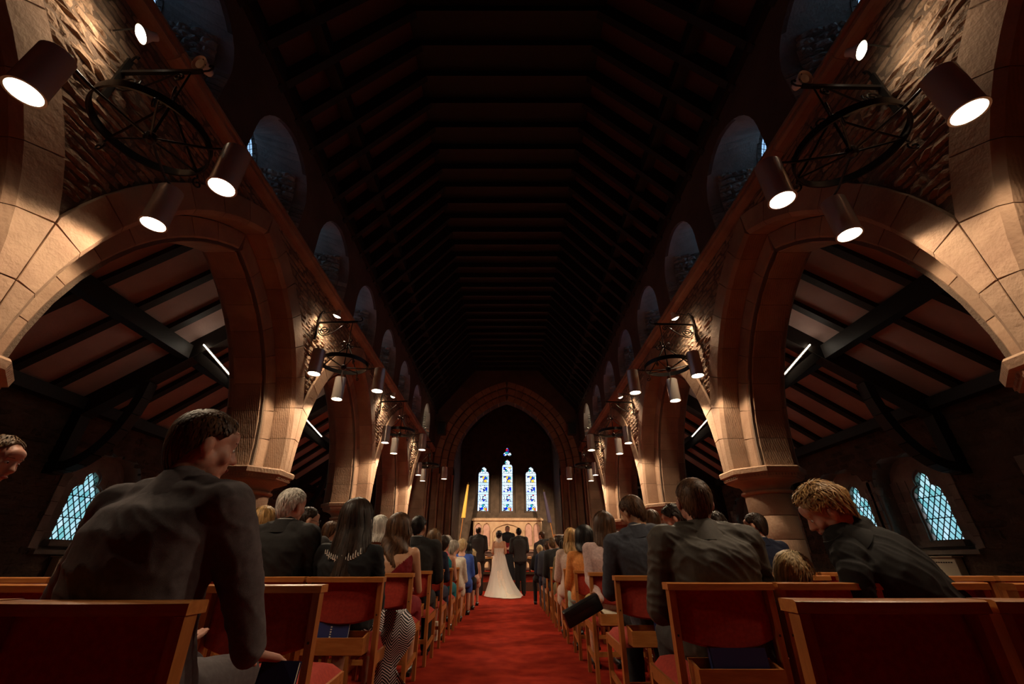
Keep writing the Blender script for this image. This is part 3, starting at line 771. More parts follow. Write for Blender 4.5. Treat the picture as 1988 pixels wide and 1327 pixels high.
# ================================================================ CHAIRS
CH, SH, CW = .828, .47, .50
def rbox(c, d, r=.008, rot=None):
    m = MB().box(c, d, rot); me = bpy.data.meshes.new('t'); me.from_pydata(m.v, [], m.f)
    bm = bmesh.new(); bm.from_mesh(me); bmesh.ops.recalc_face_normals(bm, faces=bm.faces)
    bmesh.ops.bevel(bm, geom=bm.edges[:], offset=r, segments=2, affect='EDGES', profile=.6); bm.verts.ensure_lookup_table()
    out = MB(); out.v = [tuple(v.co) for v in bm.verts]; out.f = [tuple(v.index for v in f.verts) for f in bm.faces]; bm.free(); bpy.data.meshes.remove(me)
    return out
def chair_parts():
    P = []
    hw = CW / 2
    m = MB(); rings = []
    for i in range(9):
        t = i / 8 * 2 - 1; x = t * hw; y = .018 * t * t - .006
        w0 = .042; rings.append([(x, y - w0, CH - .030), (x, y + w0 * .9, CH - .030), (x, y + w0 * .9, CH - .004), (x, y + w0 * .8, CH), (x, y - w0 * .8, CH), (x, y - w0, CH - .004)])
    m.loft(rings); P.append(('top_rail', m.mesh('top_rail', M['oak'], 30), (0, 0, 0)))
    for sx in (-1, 1):
        m = MB(); m.beam((sx * (hw - .02), 0.0, CH - .03), (sx * (hw - .02), .05, .0), .030, .048, up=(0, 1, 0)); P.append(('back_post', m.mesh('back_post', M['oak2']), (0, 0, 0)))
        m = MB(); m.box((sx * (hw - .02), .47, .20), (.030, .036, .40)); P.append(('front_leg', m.mesh('front_leg', M['oak2']), (0, 0, 0)))
        m = MB(); m.beam((sx * (hw - .02), .04, .385), (sx * (hw - .02), .49, .405), .026, .06); P.append(('seat_rail', m.mesh('seat_rail', M['oak2']), (0, 0, 0)))
        m = MB(); m.beam((sx * (hw - .02), .05, .14), (sx * (hw - .02), .46, .19), .020, .035); P.append(('side_stretcher', m.mesh('side_stretcher', M['oak2']), (0, 0, 0)))
        m = MB()
        for z in (.755, .64): m.lathe([(.0005, -.002), (.006, -.002), (.006, .003), (.0005, .003)], n=8)
        m = MB()
        for z, y in ((.77, -.020), (.62, -.012)): m.box((sx * (hw - .02), y, z), (.009, .004, .009))
        P.append(('screw_plug', m.mesh('screw_plug', M['timber']), (0, 0, 0)))
    m = MB(); m.box((0, .055, .20), (CW - .07, .02, .035)); P.append(('rear_stretcher', m.mesh('rear_stretcher', M['oak']), (0, 0, 0)))
    # curved upholstered back
    m = MB(); rings = []
    for i in range(11):
        t = i / 10 * 2 - 1; x = t * (hw - .036); b = -.030 * (1 - t * t); lo = .60 - .035 * (1 - t * t) * 1; hi = .815; y = .022 + b
        e = .006 if abs(t) == 1 else 0
        rings.append([(x, y - .010 + e, lo + .01), (x, y - .013 + e, (lo + hi) / 2), (x, y - .010 + e, hi), (x, y + .022 - e, hi), (x, y + .028 - e, (lo + hi) / 2), (x, y + .022 - e, lo + .01), (x, y + .006, lo)])
    m.loft(rings); P.append(('back_pad', m.mesh('back_pad', M['redfabric'], 50), (0, 0, 0)))
    # seat cushion, domed, waterfall front
    N = 10; grid = []
    for j in range(N + 1):
        v = j / N * 2 - 1
        for i in range(N + 1):
            u = i / N * 2 - 1
            ex = (1 - abs(u) ** 6) ** .5 * (1 - abs(v) ** 6) ** .5
            grid.append((u * (hw - .012), .27 + v * .235, SH - .055 + .06 * ex + .012 * v))
    m = MB(); n = len(grid); fs = [(j * (N + 1) + i, j * (N + 1) + i + 1, (j + 1) * (N + 1) + i + 1, (j + 1) * (N + 1) + i) for j in range(N) for i in range(N)]
    bot = [(x, y, min(z, SH - .055)) for x, y, z in grid]; fb = [tuple(reversed([n + q for q in f])) for f in fs]
    bd = [i for i in range(N + 1)] + [j * (N + 1) + N for j in range(1, N + 1)] + [N * (N + 1) + i for i in range(N - 1, -1, -1)] + [j * (N + 1) for j in range(N - 1, 0, -1)]
    bot = [(x * .97, .27 + (y - .27) * .97, SH - .065) for x, y, z in grid]
    m.add(grid + bot, fs + fb + [(bd[k], bd[(k + 1) % len(bd)], n + bd[(k + 1) % len(bd)], n + bd[k]) for k in range(len(bd))])
    P.append(('seat', m.mesh('seat', M['redfabric'], 60), (0, 0, 0)))
    # book box hung behind the seat
    m = MB(); m.box((0, -.062, .465), (.37, .014, .085)); m.box((0, .0, .428), (.37, .12, .010)); m.box((0, .045, .475), (.37, .012, .11))
    for sx in (-1, 1): m.add([(sx * .178 + q, y, z) for q in (-.006, .006) for y, z in ((-.062, .425), (.05, .425), (.05, .528), (-.062, .505))], [(0, 1, 2, 3), (7, 6, 5, 4), (0, 4, 5, 1), (1, 5, 6, 2), (2, 6, 7, 3), (3, 7, 4, 0)])
    P.append(('book_box', m.mesh('book_box', M['oak']), (0, 0, 0)))
    return P
CHP = chair_parts()
ROWS = {-1: [1.265, 2.08, 3.12, 4.08, 5.05, 6.02, 7.0, 7.95, 8.9, 9.85, 10.8], 1: [1.295, 2.29, 3.38, 4.4, 5.35, 6.35, 7.35, 8.3, 9.25, 10.2, 11.1]}
EDGE = {-1: .80, 1: .76}
NSEAT = [6, 6, 6, 5, 4, 4, 4, 3, 3, 3, 3]
on = ['first', 'second', 'third', 'fourth', 'fifth', 'sixth', 'seventh', 'eighth', 'ninth', 'tenth', 'eleventh', 'twelfth']
def chair(s, r, c):
    x = s * (EDGE[s] + CW / 2 + c * (CW + .025)); y = ROWS[s][r] + rng.uniform(-.015, .015) + .02 * c * (1 if c < 3 else -1)
    e = empty('church_chair', (x, y, .012), rng.uniform(-.02, .02))
    tag(e, 'red padded chair, %s block, %s row from camera, %s from the aisle' % (side(s), on[r], on[c]), 'chair', 'red padded chairs %s of the aisle' % side(s))
    for nm, me, l in CHP:
        if r > 5 and nm in ('screw_plug', 'rear_stretcher'): continue
        link(nm, me, e)
    return x, y
SEATS = {}
for s in (-1, 1):
    for r in range(11):
        for c in range(NSEAT[r]): SEATS[(s, r, c)] = chair(s, r, c)
def book(x, y, z, rot, label, size=(.135, .022, .19), mt='bookblue', title=False):
    e = empty('hymn_book', (x, y, z)); e.rotation_euler = rot; tag(e, label, 'book', 'blue hymn books in the book boxes')
    w, t, h = size
    m = MB(); m.box((0, -t / 2 + .0015, h / 2), (w, .003, h)); m.box((0, t / 2 - .0015, h / 2), (w, .003, h)); m.box((-w / 2 + .002, 0, h / 2), (.004, t, h)); m.build('cover', M[mt], e)
    MB().box((.002, 0, h / 2), (w - .010, t - .006, h - .008)).build('pages', M['paper'], e)
    if title:
        q = MB()
        for k, (a, b_) in enumerate(((.0, .010), (.014, .007), (.024, .012), (.040, .006), (.050, .010), (.064, .008), (.076, .009))): q.box((-.002, -t / 2 - .0006, h * .33 + a + b_ / 2), (.010, .0008, b_ * .7))
        q.build('cover_lettering', M['paper'], e)
    return e
M['bookblue'] = mat('navy book cloth', (.018, .03, .13), .45)
M['paper'] = mat('cream page block', (.75, .68, .52), .8)
def seatpos(s, r, c): return SEATS[(s, r, c)]
x, y = seatpos(-1, 2, 0); book(x - .04, y - .022, .437, (R(-10), 0, 0), 'blue hymn book with lettering in the box behind the dark haired woman', (.215, .022, .155), title=True)
# ================================================================ PEOPLE
def capsule(m, p0, p1, r0, r1, n=12):
    p0 = Vector(p0); p1 = Vector(p1); d = p1 - p0
    if d.length < 1e-5: d = Vector((0, 0, 1e-4))
    dn = d.normalized(); pts = []; rr = []
    for k in range(4):
        a = R(90) * (1 - k / 3.5); pts.append(p0 - dn * r0 * math.sin(a)); rr.append(max(.0008, r0 * math.cos(a)))
    pts.append(p0); rr.append(r0); pts.append(p1); rr.append(r1)
    for k in range(3, -1, -1):
        a = R(90) * (1 - k / 3.5); pts.append(p1 + dn * r1 * math.sin(a)); rr.append(max(.0008, r1 * math.cos(a)))
    m.tube(pts, rr, n)
def ellip(m, c, r, T=None, n=14):
    T = T if T is not None else Matrix.Identity(4); rings = []
    for i in range(9):
        a = math.pi * (i / 8 - .5) * .995; rings.append([tuple(T @ Vector((c[0] + r[0] * math.cos(a) * math.cos(2 * math.pi * k / n), c[1] + r[1] * math.cos(a) * math.sin(2 * math.pi * k / n), c[2] + r[2] * math.sin(a)))) for k in range(n)])
    m.loft(rings)
def fuse(m, name, mt, vox, smooth=5, cut=None, fold=0.0, seed=0):
    """fuse overlapping closed shapes into one continuous skin"""
    me = m.mesh('tmp'); o = bpy.data.objects.new('tmp', me); COL.objects.link(o)
    md = o.modifiers.new('r', 'REMESH'); md.mode = 'VOXEL'; md.voxel_size = vox
    sm = o.modifiers.new('s', 'SMOOTH'); sm.factor = .5; sm.iterations = smooth
    dg = bpy.context.evaluated_depsgraph_get(); out = bpy.data.meshes.new_from_object(o.evaluated_get(dg)); bpy.data.objects.remove(o); bpy.data.meshes.remove(me)
    out.name = name; out.materials.clear()
    if cut or fold:
        bm = bmesh.new(); bm.from_mesh(out)
        if fold:
            bm.normal_update(); so = Vector((seed * 3.1, seed * 1.7, 0))
            for v in bm.verts:
                q = v.co
                a = noise.noise(Vector((q.x * 9, q.y * 9, q.z * 4)) + so); b = noise.noise(Vector((q.x * 14 + q.z * 16, q.y * 14, q.z * 9)) + so)
                w = 1 - abs(b)
                v.co += v.normal * fold * (a * 1.0 + (w * w * w * w - .4) * .8)
        if cut: bmesh.ops.delete(bm, geom=[v for v in bm.verts if not cut(v.co)], context='VERTS')
        bm.to_mesh(out); bm.free()
    out.materials.append(mt); out.shade_smooth(); return out
def head_prims(m, T):
    E = lambda c, r: ellip(m, c, r, T)
    def Cp(a, b, r0, r1): capsule(m, T @ Vector(a), T @ Vector(b), r0, r1, 10)
    E((0, -.012, .035), (.074, .094, .080)); E((0, .03, -.015), (.062, .062, .080)); E((0, .035, -.070), (.047, .048, .036))
    E((0, .074, -.097), (.020, .017, .016)); Cp((0, .088, .012), (0, .108, -.026), .008, .0135); E((.010, .098, -.032), (.009, .010, .008)); E((-.010, .098, -.032), (.009, .010, .008))
    Cp((-.034, .078, .026), (.034, .078, .026), .012, .012); E((0, .070, .048), (.050, .026, .035))
    for s in (-1, 1):
        E((s * .040, .062, -.025), (.024, .022, .026)); E((s * .030, .073, .006), (.016, .012, .012))
        E((s * .087, -.012, -.004), (.011, .022, .033)); E((s * .078, -.004, -.004), (.012, .014, .022)); E((s * .078, -.004, -.034), (.009, .011, .012)); E((s * .055, .0, -.045), (.02, .04, .035))
    E((0, .089, -.057), (.022, .011, .0065)); E((0, .086, -.068), (.019, .011, .0075))
STY = {
 'short': dict(e=(62, 103, 134), vol=.005, hang=0, ear=.90), 'buzz': dict(e=(50, 98, 130), vol=.000, hang=0, ear=.85),
 'bald': dict(e=(62, 104, 132), vol=.0, hang=0, ear=.88, gap=.5), 'crop': dict(e=(66, 104, 132), vol=.014, hang=0, ear=.97),
 'long': dict(e=(60, 108, 100), vol=.012, hang=.36, ear=1), 'longwave': dict(e=(60, 108, 100), vol=.018, hang=.30, ear=1, wave=.014),
 'mid': dict(e=(62, 108, 100), vol=.016, hang=.16, ear=1), 'bob': dict(e=(64, 110, 100), vol=.026, hang=.085, ear=1),
 'updo': dict(e=(62, 103, 128), vol=.012, hang=0, ear=.9, bun=1), 'child': dict(e=(66, 104, 130), vol=.008, hang=0, ear=.95)}
def hair(T, style, mt, root, seed, nrib, ribw=.004, name='hair', k=1.0):
    st = STY[style]; r = random.Random(seed); c = Vector((0, -.012, .036)); RX, RY, RZ = .080 + st['vol'], .100 + st['vol'], .086 + st['vol']
    ef, es, eb = st['e']; H = st['hang']; tilt = Matrix.Rotation(R(14), 3, 'X')
    def ext(az):
        a = abs((az + math.pi) % (2 * math.pi) - math.pi)
        if a < math.pi / 2: q = a / (math.pi / 2); q = q * q * (3 - 2 * q); return R(ef + (es - ef) * q) * (1 if not 1.25 < a < 1.75 else (st['ear'] if H == 0 else 1))
        q = (a - math.pi / 2) / (math.pi / 2); q = q * q * (3 - 2 * q); e = R(es + (eb - es) * q)
        return e * (st['ear'] + (1 - st['ear']) * min(1, abs(a - math.pi / 2) / .35)) if H == 0 else e
    def S(az, t, off=0.0):
        a = abs((az + math.pi) % (2 * math.pi) - math.pi); e = ext(az); hang = H * max(0, min(1, (a - 1.15) / .45)) if H else 0
        arc = e * .09; tot = arc + hang; dd = t * tot
        ang = min(e, dd / .09); d = tilt @ Vector((math.sin(ang) * math.sin(az), math.sin(ang) * math.cos(az), math.cos(ang)))
        p = c + Vector((d.x * (RX + off) * (1 if d.z > 0 or not H else 1 - .25 * d.z), d.y * (RY + off), d.z * (RZ + off) * (1 if d.z > 0 else 1.75)))
        if dd > arc and hang > 0:
            f = dd - arc; q = f / max(H, .01)
            p.z -= f; p.y -= .05 * q * (1 if a > 1.6 else .6); p.x *= (1 + .55 * q - .55 * q * q) if H > .12 else (1 + .15 * q - .25 * q * q)
            if st.get('wave'): p.x += st['wave'] * math.sin(f * 42 + az * 3 + seed); p.y += st['wave'] * .6 * math.cos(f * 38 + az * 5)
        return p
    m = MB(); NA, NT = 36, 16 if H else 9; rings = []
    t0 = st.get('gap', .04)
    for j in range(NT + 1):
        t = t0 + (1 - t0) * j / NT
        rings.append([T @ S(2 * math.pi * i / NA, t, -.002 if j < NT else -.006) for i in range(NA)])
    if not st.get('gap'): rings = [[T @ S(0, .0)] * NA] + rings
    rings.append([T @ (S(2 * math.pi * i / NA, 1) * .86 + Vector((0, -.002, .0))) for i in range(NA)])
    m.loft(rings, cap=False)
    for _ in range(nrib):
        a = r.gauss(math.pi, 1.25) % (2 * math.pi) if r.random() < .8 else r.uniform(0, 2 * math.pi)
        ts = r.uniform(max(.0, st.get('gap', 0)), .8) ** .9; dt = r.uniform(.12, .30) if not H else r.uniform(.15, .4)
        sw = (r.uniform(-.9, .9) if style == 'updo' else r.uniform(-.35, .35)) if not H else r.uniform(-.06, .06); off = r.uniform(.0, .0055) * (1.5 if style in ('updo', 'crop', 'child') or H else 1); L = []
        n = 6; r0_ = r.random() ** 2
        for q in range(n + 1):
            u = q / n; lift = off + .004 * math.sin(u * math.pi) + (.008 * u * r0_ if style in ('crop', 'child') else (.020 * u * r0_ if style == 'updo' else 0))
            aa = a + sw * u * (dt * 2); L.append((S(aa, min(1.02, ts + dt * u), lift), S(aa + .02, min(1.02, ts + dt * u), lift)))
        for q in range(n + 1):
            p, p2 = L[q]; w = (p2 - p); w = w.normalized() if w.length > 1e-6 else Vector((1, 0, 0)); wd = ribw * (1.5 if H else 1) * (.25 + math.sin(math.pi * min(1, .15 + q / n * .85)))
            L[q] = (T @ (p - w * wd), T @ (p + w * wd))
        m.add([v for ab in L for v in ab], [(2 * q, 2 * q + 1, 2 * q + 3, 2 * q + 2) for q in range(n)])
    if st.get('bun'):
        bc = Vector((0, -.105, .02)); ellip(m, bc, (.042, .034, .045), T)
        for _ in range(nrib // 3):
            ax = Vector((r.uniform(-1, 1), r.uniform(-.5, .3), r.uniform(-1, 1))).normalized(); u = ax.orthogonal().normalized(); v = ax.cross(u); rad = r.uniform(.038, .052); a0 = r.uniform(0, 6.28); L = []
            for q in range(7):
                a = a0 + q * .28; p = bc + (u * math.cos(a) + v * math.sin(a)) * rad * (1 + .12 * q / 6) + ax * r.uniform(-.002, .002); L += [T @ (p - ax * ribw), T @ (p + ax * ribw)]
            m.add(L, [(2 * q, 2 * q + 1, 2 * q + 3, 2 * q + 2) for q in range(6)])
        for _ in range(nrib // 10):
            a = r.uniform(0, 6.28); p = bc + Vector((math.cos(a) * .04, -.01, math.sin(a) * .04)); d = Vector((math.cos(a) * .7, r.uniform(-.8, .3), math.sin(a))).normalized(); L = []
            for q in range(5):
                pp = p + d * (.012 * q) + Vector((0, 0, -.0012 * q * q)); L += [T @ (pp - Vector((ribw * .6 * (1 - q / 5), 0, 0))), T @ (pp + Vector((ribw * .6 * (1 - q / 5), 0, 0)))]
            m.add(L, [(2 * q, 2 * q + 1, 2 * q + 3, 2 * q + 2) for q in range(4)])
    me = m.mesh(name, mt, True, fix=False); return link(name, me, root)
def hand(m, w, d, lat, up, k=1.0, curl=.5):
    """palm with four fingers and a thumb; w wrist, d pointing direction, lat towards the thumb side"""
    w = Vector(w); d = Vector(d).normalized(); lat = (Vector(lat) - d * Vector(lat).dot(d)).normalized(); up = d.cross(lat).normalized() if up is None else Vector(up)
    for t in (-.028, -.010, .010, .027): capsule(m, w + d * .012 + lat * t * .7 * k, w + d * .085 * k + lat * t * k, .015 * k, .0125 * k, 8)
    for t, L in ((-.031, .058), (-.011, .074), (.011, .080), (.031, .070)):
        b = w + d * .085 * k + lat * t * k; a = 0; p = b
        for q, f in enumerate((.45, .32, .23)):
            a += curl * (.5 + .25 * q); dd = d * math.cos(a) - up * math.sin(a); e = p + dd * L * f * k; capsule(m, p, e, .0092 * k - .0007 * q, .0086 * k - .0009 * q, 8); p = e
    b = w + d * .025 * k + lat * .030 * k; e = b + (d * .6 + lat * .75 - up * .2).normalized() * .04 * k; capsule(m, b, e, .014 * k, .011 * k, 8); capsule(m, e, e + (d * .9 + lat * .25 - up * .25).normalized() * .035 * k, .0105 * k, .008 * k, 8)
RM = [(-.20, .120, .105), (-.10, .172, .128), (.06, .178, .132), (.22, .165, .122), (.40, .160, .118), (.58, .172, .122), (.74, .186, .122), (.85, .176, .108), (.93, .120, .085), (1.0, .062, .060)]
RF = [(-.20, .120, .105), (-.10, .178, .125), (.06, .180, .128), (.22, .150, .110), (.38, .132, .100), (.56, .142, .112), (.72, .155, .112), (.84, .146, .092), (.93, .098, .072), (1.0, .052, .052)]
PN = [0]
def person(label, head, hip, top, bottom=None, hairs=('short', 'h_dark'), kind='jacket', yaw=0, hrot=(0, 0, 0), female=False, legs='sit', arms='lap', vox=.014, nrib=150, k=1.0, shirt=None, floor=.012, skin='skin', fold=.005, headk=1.0, face=False, name='person', cut=None, bow=.03, shoe='shoe', knee=None):
    PN[0] += 1; seed = PN[0]
    head = Vector(head); hip = Vector(hip); root = empty(name, (hip.x, hip.y, floor)); O = Vector((hip.x, hip.y, floor)); tag(root, label, 'person')
    head -= O; hip = hip - O
    hy, hp, hr = hrot; Rh = Matrix.Rotation(R(hy), 4, 'Z') @ Matrix.Rotation(R(-hp), 4, 'X') @ Matrix.Rotation(R(hr), 4, 'Y')
    T = Matrix.Translation(head) @ Rh @ Matrix.Scale(headk, 4)
    hb = T @ Vector((0, -.028, -.065)); neck = head + Vector((0, -.032, -.112)) * headk + (Rh @ Vector((0, 0, -.02)))
    L0 = Vector((math.cos(R(yaw)), math.sin(R(yaw)), 0)); sp = neck - hip; U = sp.normalized(); L = (L0 - U * L0.dot(U)).normalized(); F = U.cross(L)
    slen = sp.length; rr = RF if female else RM; ks = k
    def cen(t): return hip + sp * t - F * bow * math.sin(max(0, min(1, t)) * math.pi)
    def torso(m, gw, gd, t0=-.3, t1=1.1, ext=0):
        rings = []
        for t, w, d in rr:
            if t < t0 or t > t1: continue
            c = cen(t); ww = w * ks + gw * (1 if t < .9 else .3); dd = d * ks + gd * (1 if t < .9 else .3); ring = []
            for q in range(20):
                a = 2 * math.pi * q / 20; ca, sa = math.cos(a), math.sin(a); e = .82; ring.append(c + L * (ww * math.copysign(abs(ca) ** e, ca)) + F * (dd * math.copysign(abs(sa) ** e, sa)))
            rings.append(ring)
        m.loft(rings)
    sw = (.158 if female else .188) * ks; sh = {-1: cen(.87) - L * sw, 1: cen(.87) + L * sw}
    A = {}
    for s in (-1, 1):
        S_ = sh[s]
        if isinstance(arms, dict) and s in arms: el, wr, hd = [Vector(v) if v is not None else None for v in arms[s]]; el = el - O; wr = wr - O
        else:
            mode = arms if isinstance(arms, str) else 'lap'
            if mode == 'lap': el = S_ + L * s * .05 + Vector((0, 0, -.27)) * ks + F * .07; wr = el + F * .21 - L * s * .10 + Vector((0, 0, -.02)); hd = F * .8 - L * s * .5
            elif mode == 'front': el = S_ + L * s * .05 + Vector((0, 0, -.28)) * ks - F * .02; wr = el + F * .17 - L * s * .14 + Vector((0, 0, -.07)); hd = F * .4 - L * s * .9 + Vector((0, 0, -.3))
            else: el = S_ + L * s * .05 + Vector((0, 0, -.28)) * ks - F * .03; wr = el + Vector((0, 0, -.25)) * ks + F * .05; hd = Vector((0, 0, -1)) + F * .2
        A[s] = (S_, el, wr, Vector(hd).normalized())
    if legs == 'sit':
        kn = {}
        for s in (-1, 1):
            h_ = hip + L * s * .085 + Vector((0, 0, -.01)); kk = h_ + Vector((s * .03, .43, -.01)) if not knee else Vector(knee[s]) - O
            an = Vector((kk.x, kk.y + .03, .09)); kn[s] = (h_, kk, an)
    else:
        kn = {s: (hip + L * s * .085, hip + L * s * .085 + Vector((0, .01, -.42 * k)), Vector((hip.x, hip.y, 0)) + L * s * .10 + Vector((0, 0, .09))) for s in (-1, 1)}
    # --- body
    m = MB(); torso(m, 0, 0, -.3, .89 if kind == 'jacket' else 1.1); capsule(m, cen(.93), hb, .056 * ks, .050 * ks); capsule(m, cen(.89) - L * .1 * ks, cen(.89) + L * .1 * ks, .045 * ks, .045 * ks); head_prims(m, T)
    ua, fa = (.042, .034) if female else (.052, .042)
    for s in (-1, 1):
        S_, el, wr, hd = A[s]; capsule(m, S_, el, ua * 1.15 * ks, fa * ks); capsule(m, el, wr, fa * ks, .026 * ks); capsule(m, wr, wr + hd * .02, .025, .022)
        hand(m, wr, hd, -L * s if abs(hd.dot(L)) < .8 else Vector((0, 0, 1)), None, .95 * k, .45)
        h_, kk, an = kn[s]; capsule(m, h_, kk, .085 * ks, .055 * ks); capsule(m, kk, an, .052 * ks, .034 * ks); capsule(m, an, an + Vector((0, .13, -.045)), .035, .028)
    link('body', fuse(m, 'body', M[skin], vox * (.88 if vox < .0085 else 1.05), 3 if vox < .01 else 4), root)
    # --- hair
    if hairs: hair(T, hairs[0], M[hairs[1]], root, seed, nrib, .0032 if nrib > 400 else (.005 if nrib > 100 else .009))
    # --- garments
    gm = M[top]
    m = MB()
    if kind in ('jacket', 'cardigan', 'shirt'):
        g = .020 if kind == 'jacket' else .012; torso(m, g, g, -.15 if kind == 'jacket' else -.12, .95)
        pr = .062 if kind == 'jacket' else .05
        if kind == 'jacket': capsule(m, cen(.90), cen(.975), .086 * ks, .076 * ks); capsule(m, cen(.905) - L * .09 * ks, cen(.905) + L * .09 * ks, .078 * ks, .078 * ks)
        capsule(m, cen(.90) - L * (sw * .55), cen(.90) + L * (sw * .55), pr * ks * .95, pr * ks * .95)
        for s in (-1, 1):
            S_, el, wr, hd = A[s]; q = 1.0 if not female else .82; q *= ks * (1 if kind == 'jacket' else .9)
            capsule(m, cen(.905) + L * s * sw * .4, S_ + U * .002, .060 * q, .076 * q); capsule(m, S_, el, .076 * q, .060 * q); capsule(m, el, wr - (wr - el).normalized() * .01, .060 * q, .043 * q)
        o = link('jacket' if kind == 'jacket' else ('cardigan' if kind == 'cardigan' else 'shirt'), fuse(m, kind, gm, max(vox, .008), 6 if vox > .01 else 8, None, fold, seed), root)
    elif kind in ('dress', 'oneshoulder', 'sleeveless'):
        torso(m, .010, .010, -.3, .97)
        if kind == 'sleeveless': capsule(m, cen(.90) - L * (sw * .55), cen(.90) + L * (sw * .55), .05 * ks, .05 * ks)
        cc = cut or {'dress': lambda v: (v - cen(.62)).dot(U) < 0, 'oneshoulder': lambda v: (v - cen(.55)).dot(U) < .9 * (v - cen(.5)).dot(L), 'sleeveless': lambda v: (v - cen(.955)).dot(U) < 0}[kind]
        link('dress', fuse(m, 'dress', gm, max(vox, .009), 5, cc, fold, seed), root)
    # collars
    if kind == 'jacket':
        c0 = cen(1.0); 
        def band(rl, ru, zl, zu, a0, a1, th=.006, n=18, back=.0, nm='collar', mt=gm):
            mm = MB(); rg = []
            for q in range(n + 1):
                a = a0 + (a1 - a0) * q / n; dr = L * math.sin(a) - F * math.cos(a); rg.append([c0 + dr * rl + U * zl, c0 + dr * ru + U * zu, c0 + dr * (ru - th) + U * zu, c0 + dr * (rl - th) + U * zl])
            mm.loft(rg); link(nm, mm.mesh(nm, mt, 40, fix=True), root)
        if shirt: band(.064 * ks, .058 * ks, -.02, .040 * ks, R(-170), R(170), .004, nm='shirt_collar', mt=M[shirt])
        band(.114 * ks, .066 * ks, -.046 * ks, .034 * ks, R(-135), R(135), .008)
    # --- lower garments
    m = MB(); bt = M[bottom or top]
    if kind in ('dress', 'oneshoulder', 'sleeveless') or female and bottom != 'trousers':
        a, b = kn[-1], kn[1]
        torso(m, .010, .010, -.3, .25)
        for t in (0, .5, 1):
            h_ = a[0].lerp(b[0], t); kk = a[1].lerp(b[1], t); capsule(m, h_, kk, .10, .085)
            if legs == 'sit': capsule(m, kk, kk + Vector((0, .02, -.12)), .08, .085)
            else: capsule(m, kk, kk.lerp(a[2].lerp(b[2], t), .5), .09, .12)
        nm = 'skirt'
    else:
        for s in (-1, 1):
            h_, kk, an = kn[s]; capsule(m, h_, kk, .098 * ks, .076 * ks); capsule(m, kk, an + Vector((0, 0, -.02)), .076 * ks, .058 * ks)
        capsule(m, kn[-1][0], kn[1][0], .11 * ks, .11 * ks); torso(m, .012, .012, -.3, .25); nm = 'trousers'
    link(nm, fuse(m, nm, bt, max(vox * 1.2, .013), 4, None, fold * .8, seed + 9), root)
    for s in (-1, 1):
        an = kn[s][2]; mm = MB(); ellip(mm, (an.x, an.y + .055, .040), (.045, .135, .040)); mm.box((an.x, an.y - .03, .015), (.07, .07, .03)); link('shoe', mm.mesh('shoe', M[shoe], 40), root)
    if face:
        for s in (-1, 1):
            mm = MB(); ellip(mm, (s * .030, .0795, .0065), (.0105, .0085, .0085), T); eo = link('eye', mm.mesh('eye', M['eyewhite'], True), root)
            mm = MB(); ellip(mm, (s * .030, .0872, .0055), (.0045, .0022, .0045), T, 10); link('iris', mm.mesh('iris', M['iris'], True), eo)
            mm = MB(); capsule(mm, T @ Vector((s * .016, .090, .031)), T @ Vector((s * .044, .082, .033)), .0028, .002, 6); link('eyebrow', mm.mesh('eyebrow', M[hairs[1] if hairs else 'h_dark'], True), root)
        mm = MB(); ellip(mm, (0, .0965, -.0605), (.020, .0045, .0075), T, 12); link('lips', mm.mesh('lips', M['lips'], True), root)
    return root, T, dict(cen=cen, L=L, U=U, F=F, O=O, kn=kn, A=A, sh=sh)
def hm(n, c, c2): M[n] = mat('hair ' + n, c, .5, spec=.3, col2=c2, nscale=30, stretch=(1, 1, .25), island=.40 if c[0] > .05 else .30)
hm('h_dark', (.018, .010, .007), (.035, .018, .011)); hm('h_black', (.008, .006, .006), (.014, .010, .010)); hm('h_brown', (.060, .026, .012), (.10, .045, .020)); hm('h_mid', (.10, .052, .022), (.17, .09, .04))
hm('h_blond', (.36, .19, .065), (.55, .33, .13)); hm('h_paleblond', (.55, .38, .18), (.68, .50, .28)); hm('h_white', (.55, .50, .43), (.70, .66, .60)); hm('h_grey', (.26, .22, .18), (.40, .35, .29))
def skinm(n, c):
    M[n] = mat('skin ' + n, c, .5, spec=.4, col2=tuple(q * .85 for q in c), nscale=12); b = M[n].node_tree.nodes['Principled BSDF']; b.inputs['Subsurface Weight'].default_value = .12; b.inputs['Subsurface Radius'].default_value = (.02, .008, .005); b.inputs['Subsurface Scale'].default_value = .5
skinm('skin', (.60, .31, .21)); skinm('skinpink', (.62, .30, .22)); skinm('skinwarm', (.55, .29, .17))
M['eyewhite'] = mat('eye white', (.75, .70, .66), .25); M['iris'] = mat('brown iris', (.05, .03, .02), .2); M['lips'] = mat('lips', (.42, .13, .11), .4)
def cloth(n, c, c2=None, rough=.85, sheen=.15, ns=60, bump=.25): M[n] = mat('cloth ' + n, c, rough, col2=c2 or tuple(q * .8 for q in c), nscale=ns, bump=bump, bscale=700, sheen=sheen, spec=.3)
cloth('c_taupe', (.12, .098, .105)); cloth('c_black', (.010, .010, .012)); cloth('c_blackj', (.016, .014, .014)); cloth('c_charcoal', (.040, .036, .036)); cloth('c_brownsheen', (.050, .040, .032), (.064, .052, .040), .5)
cloth('c_slate', (.050, .053, .070)); cloth('c_navy', (.014, .018, .042)); cloth('c_maroon', (.20, .008, .014)); cloth('c_pink', (.66, .46, .43)); cloth('c_palepink', (.68, .50, .42)); cloth('c_orange', (.74, .27, .07)); cloth('c_teal', (.0, .13, .17))
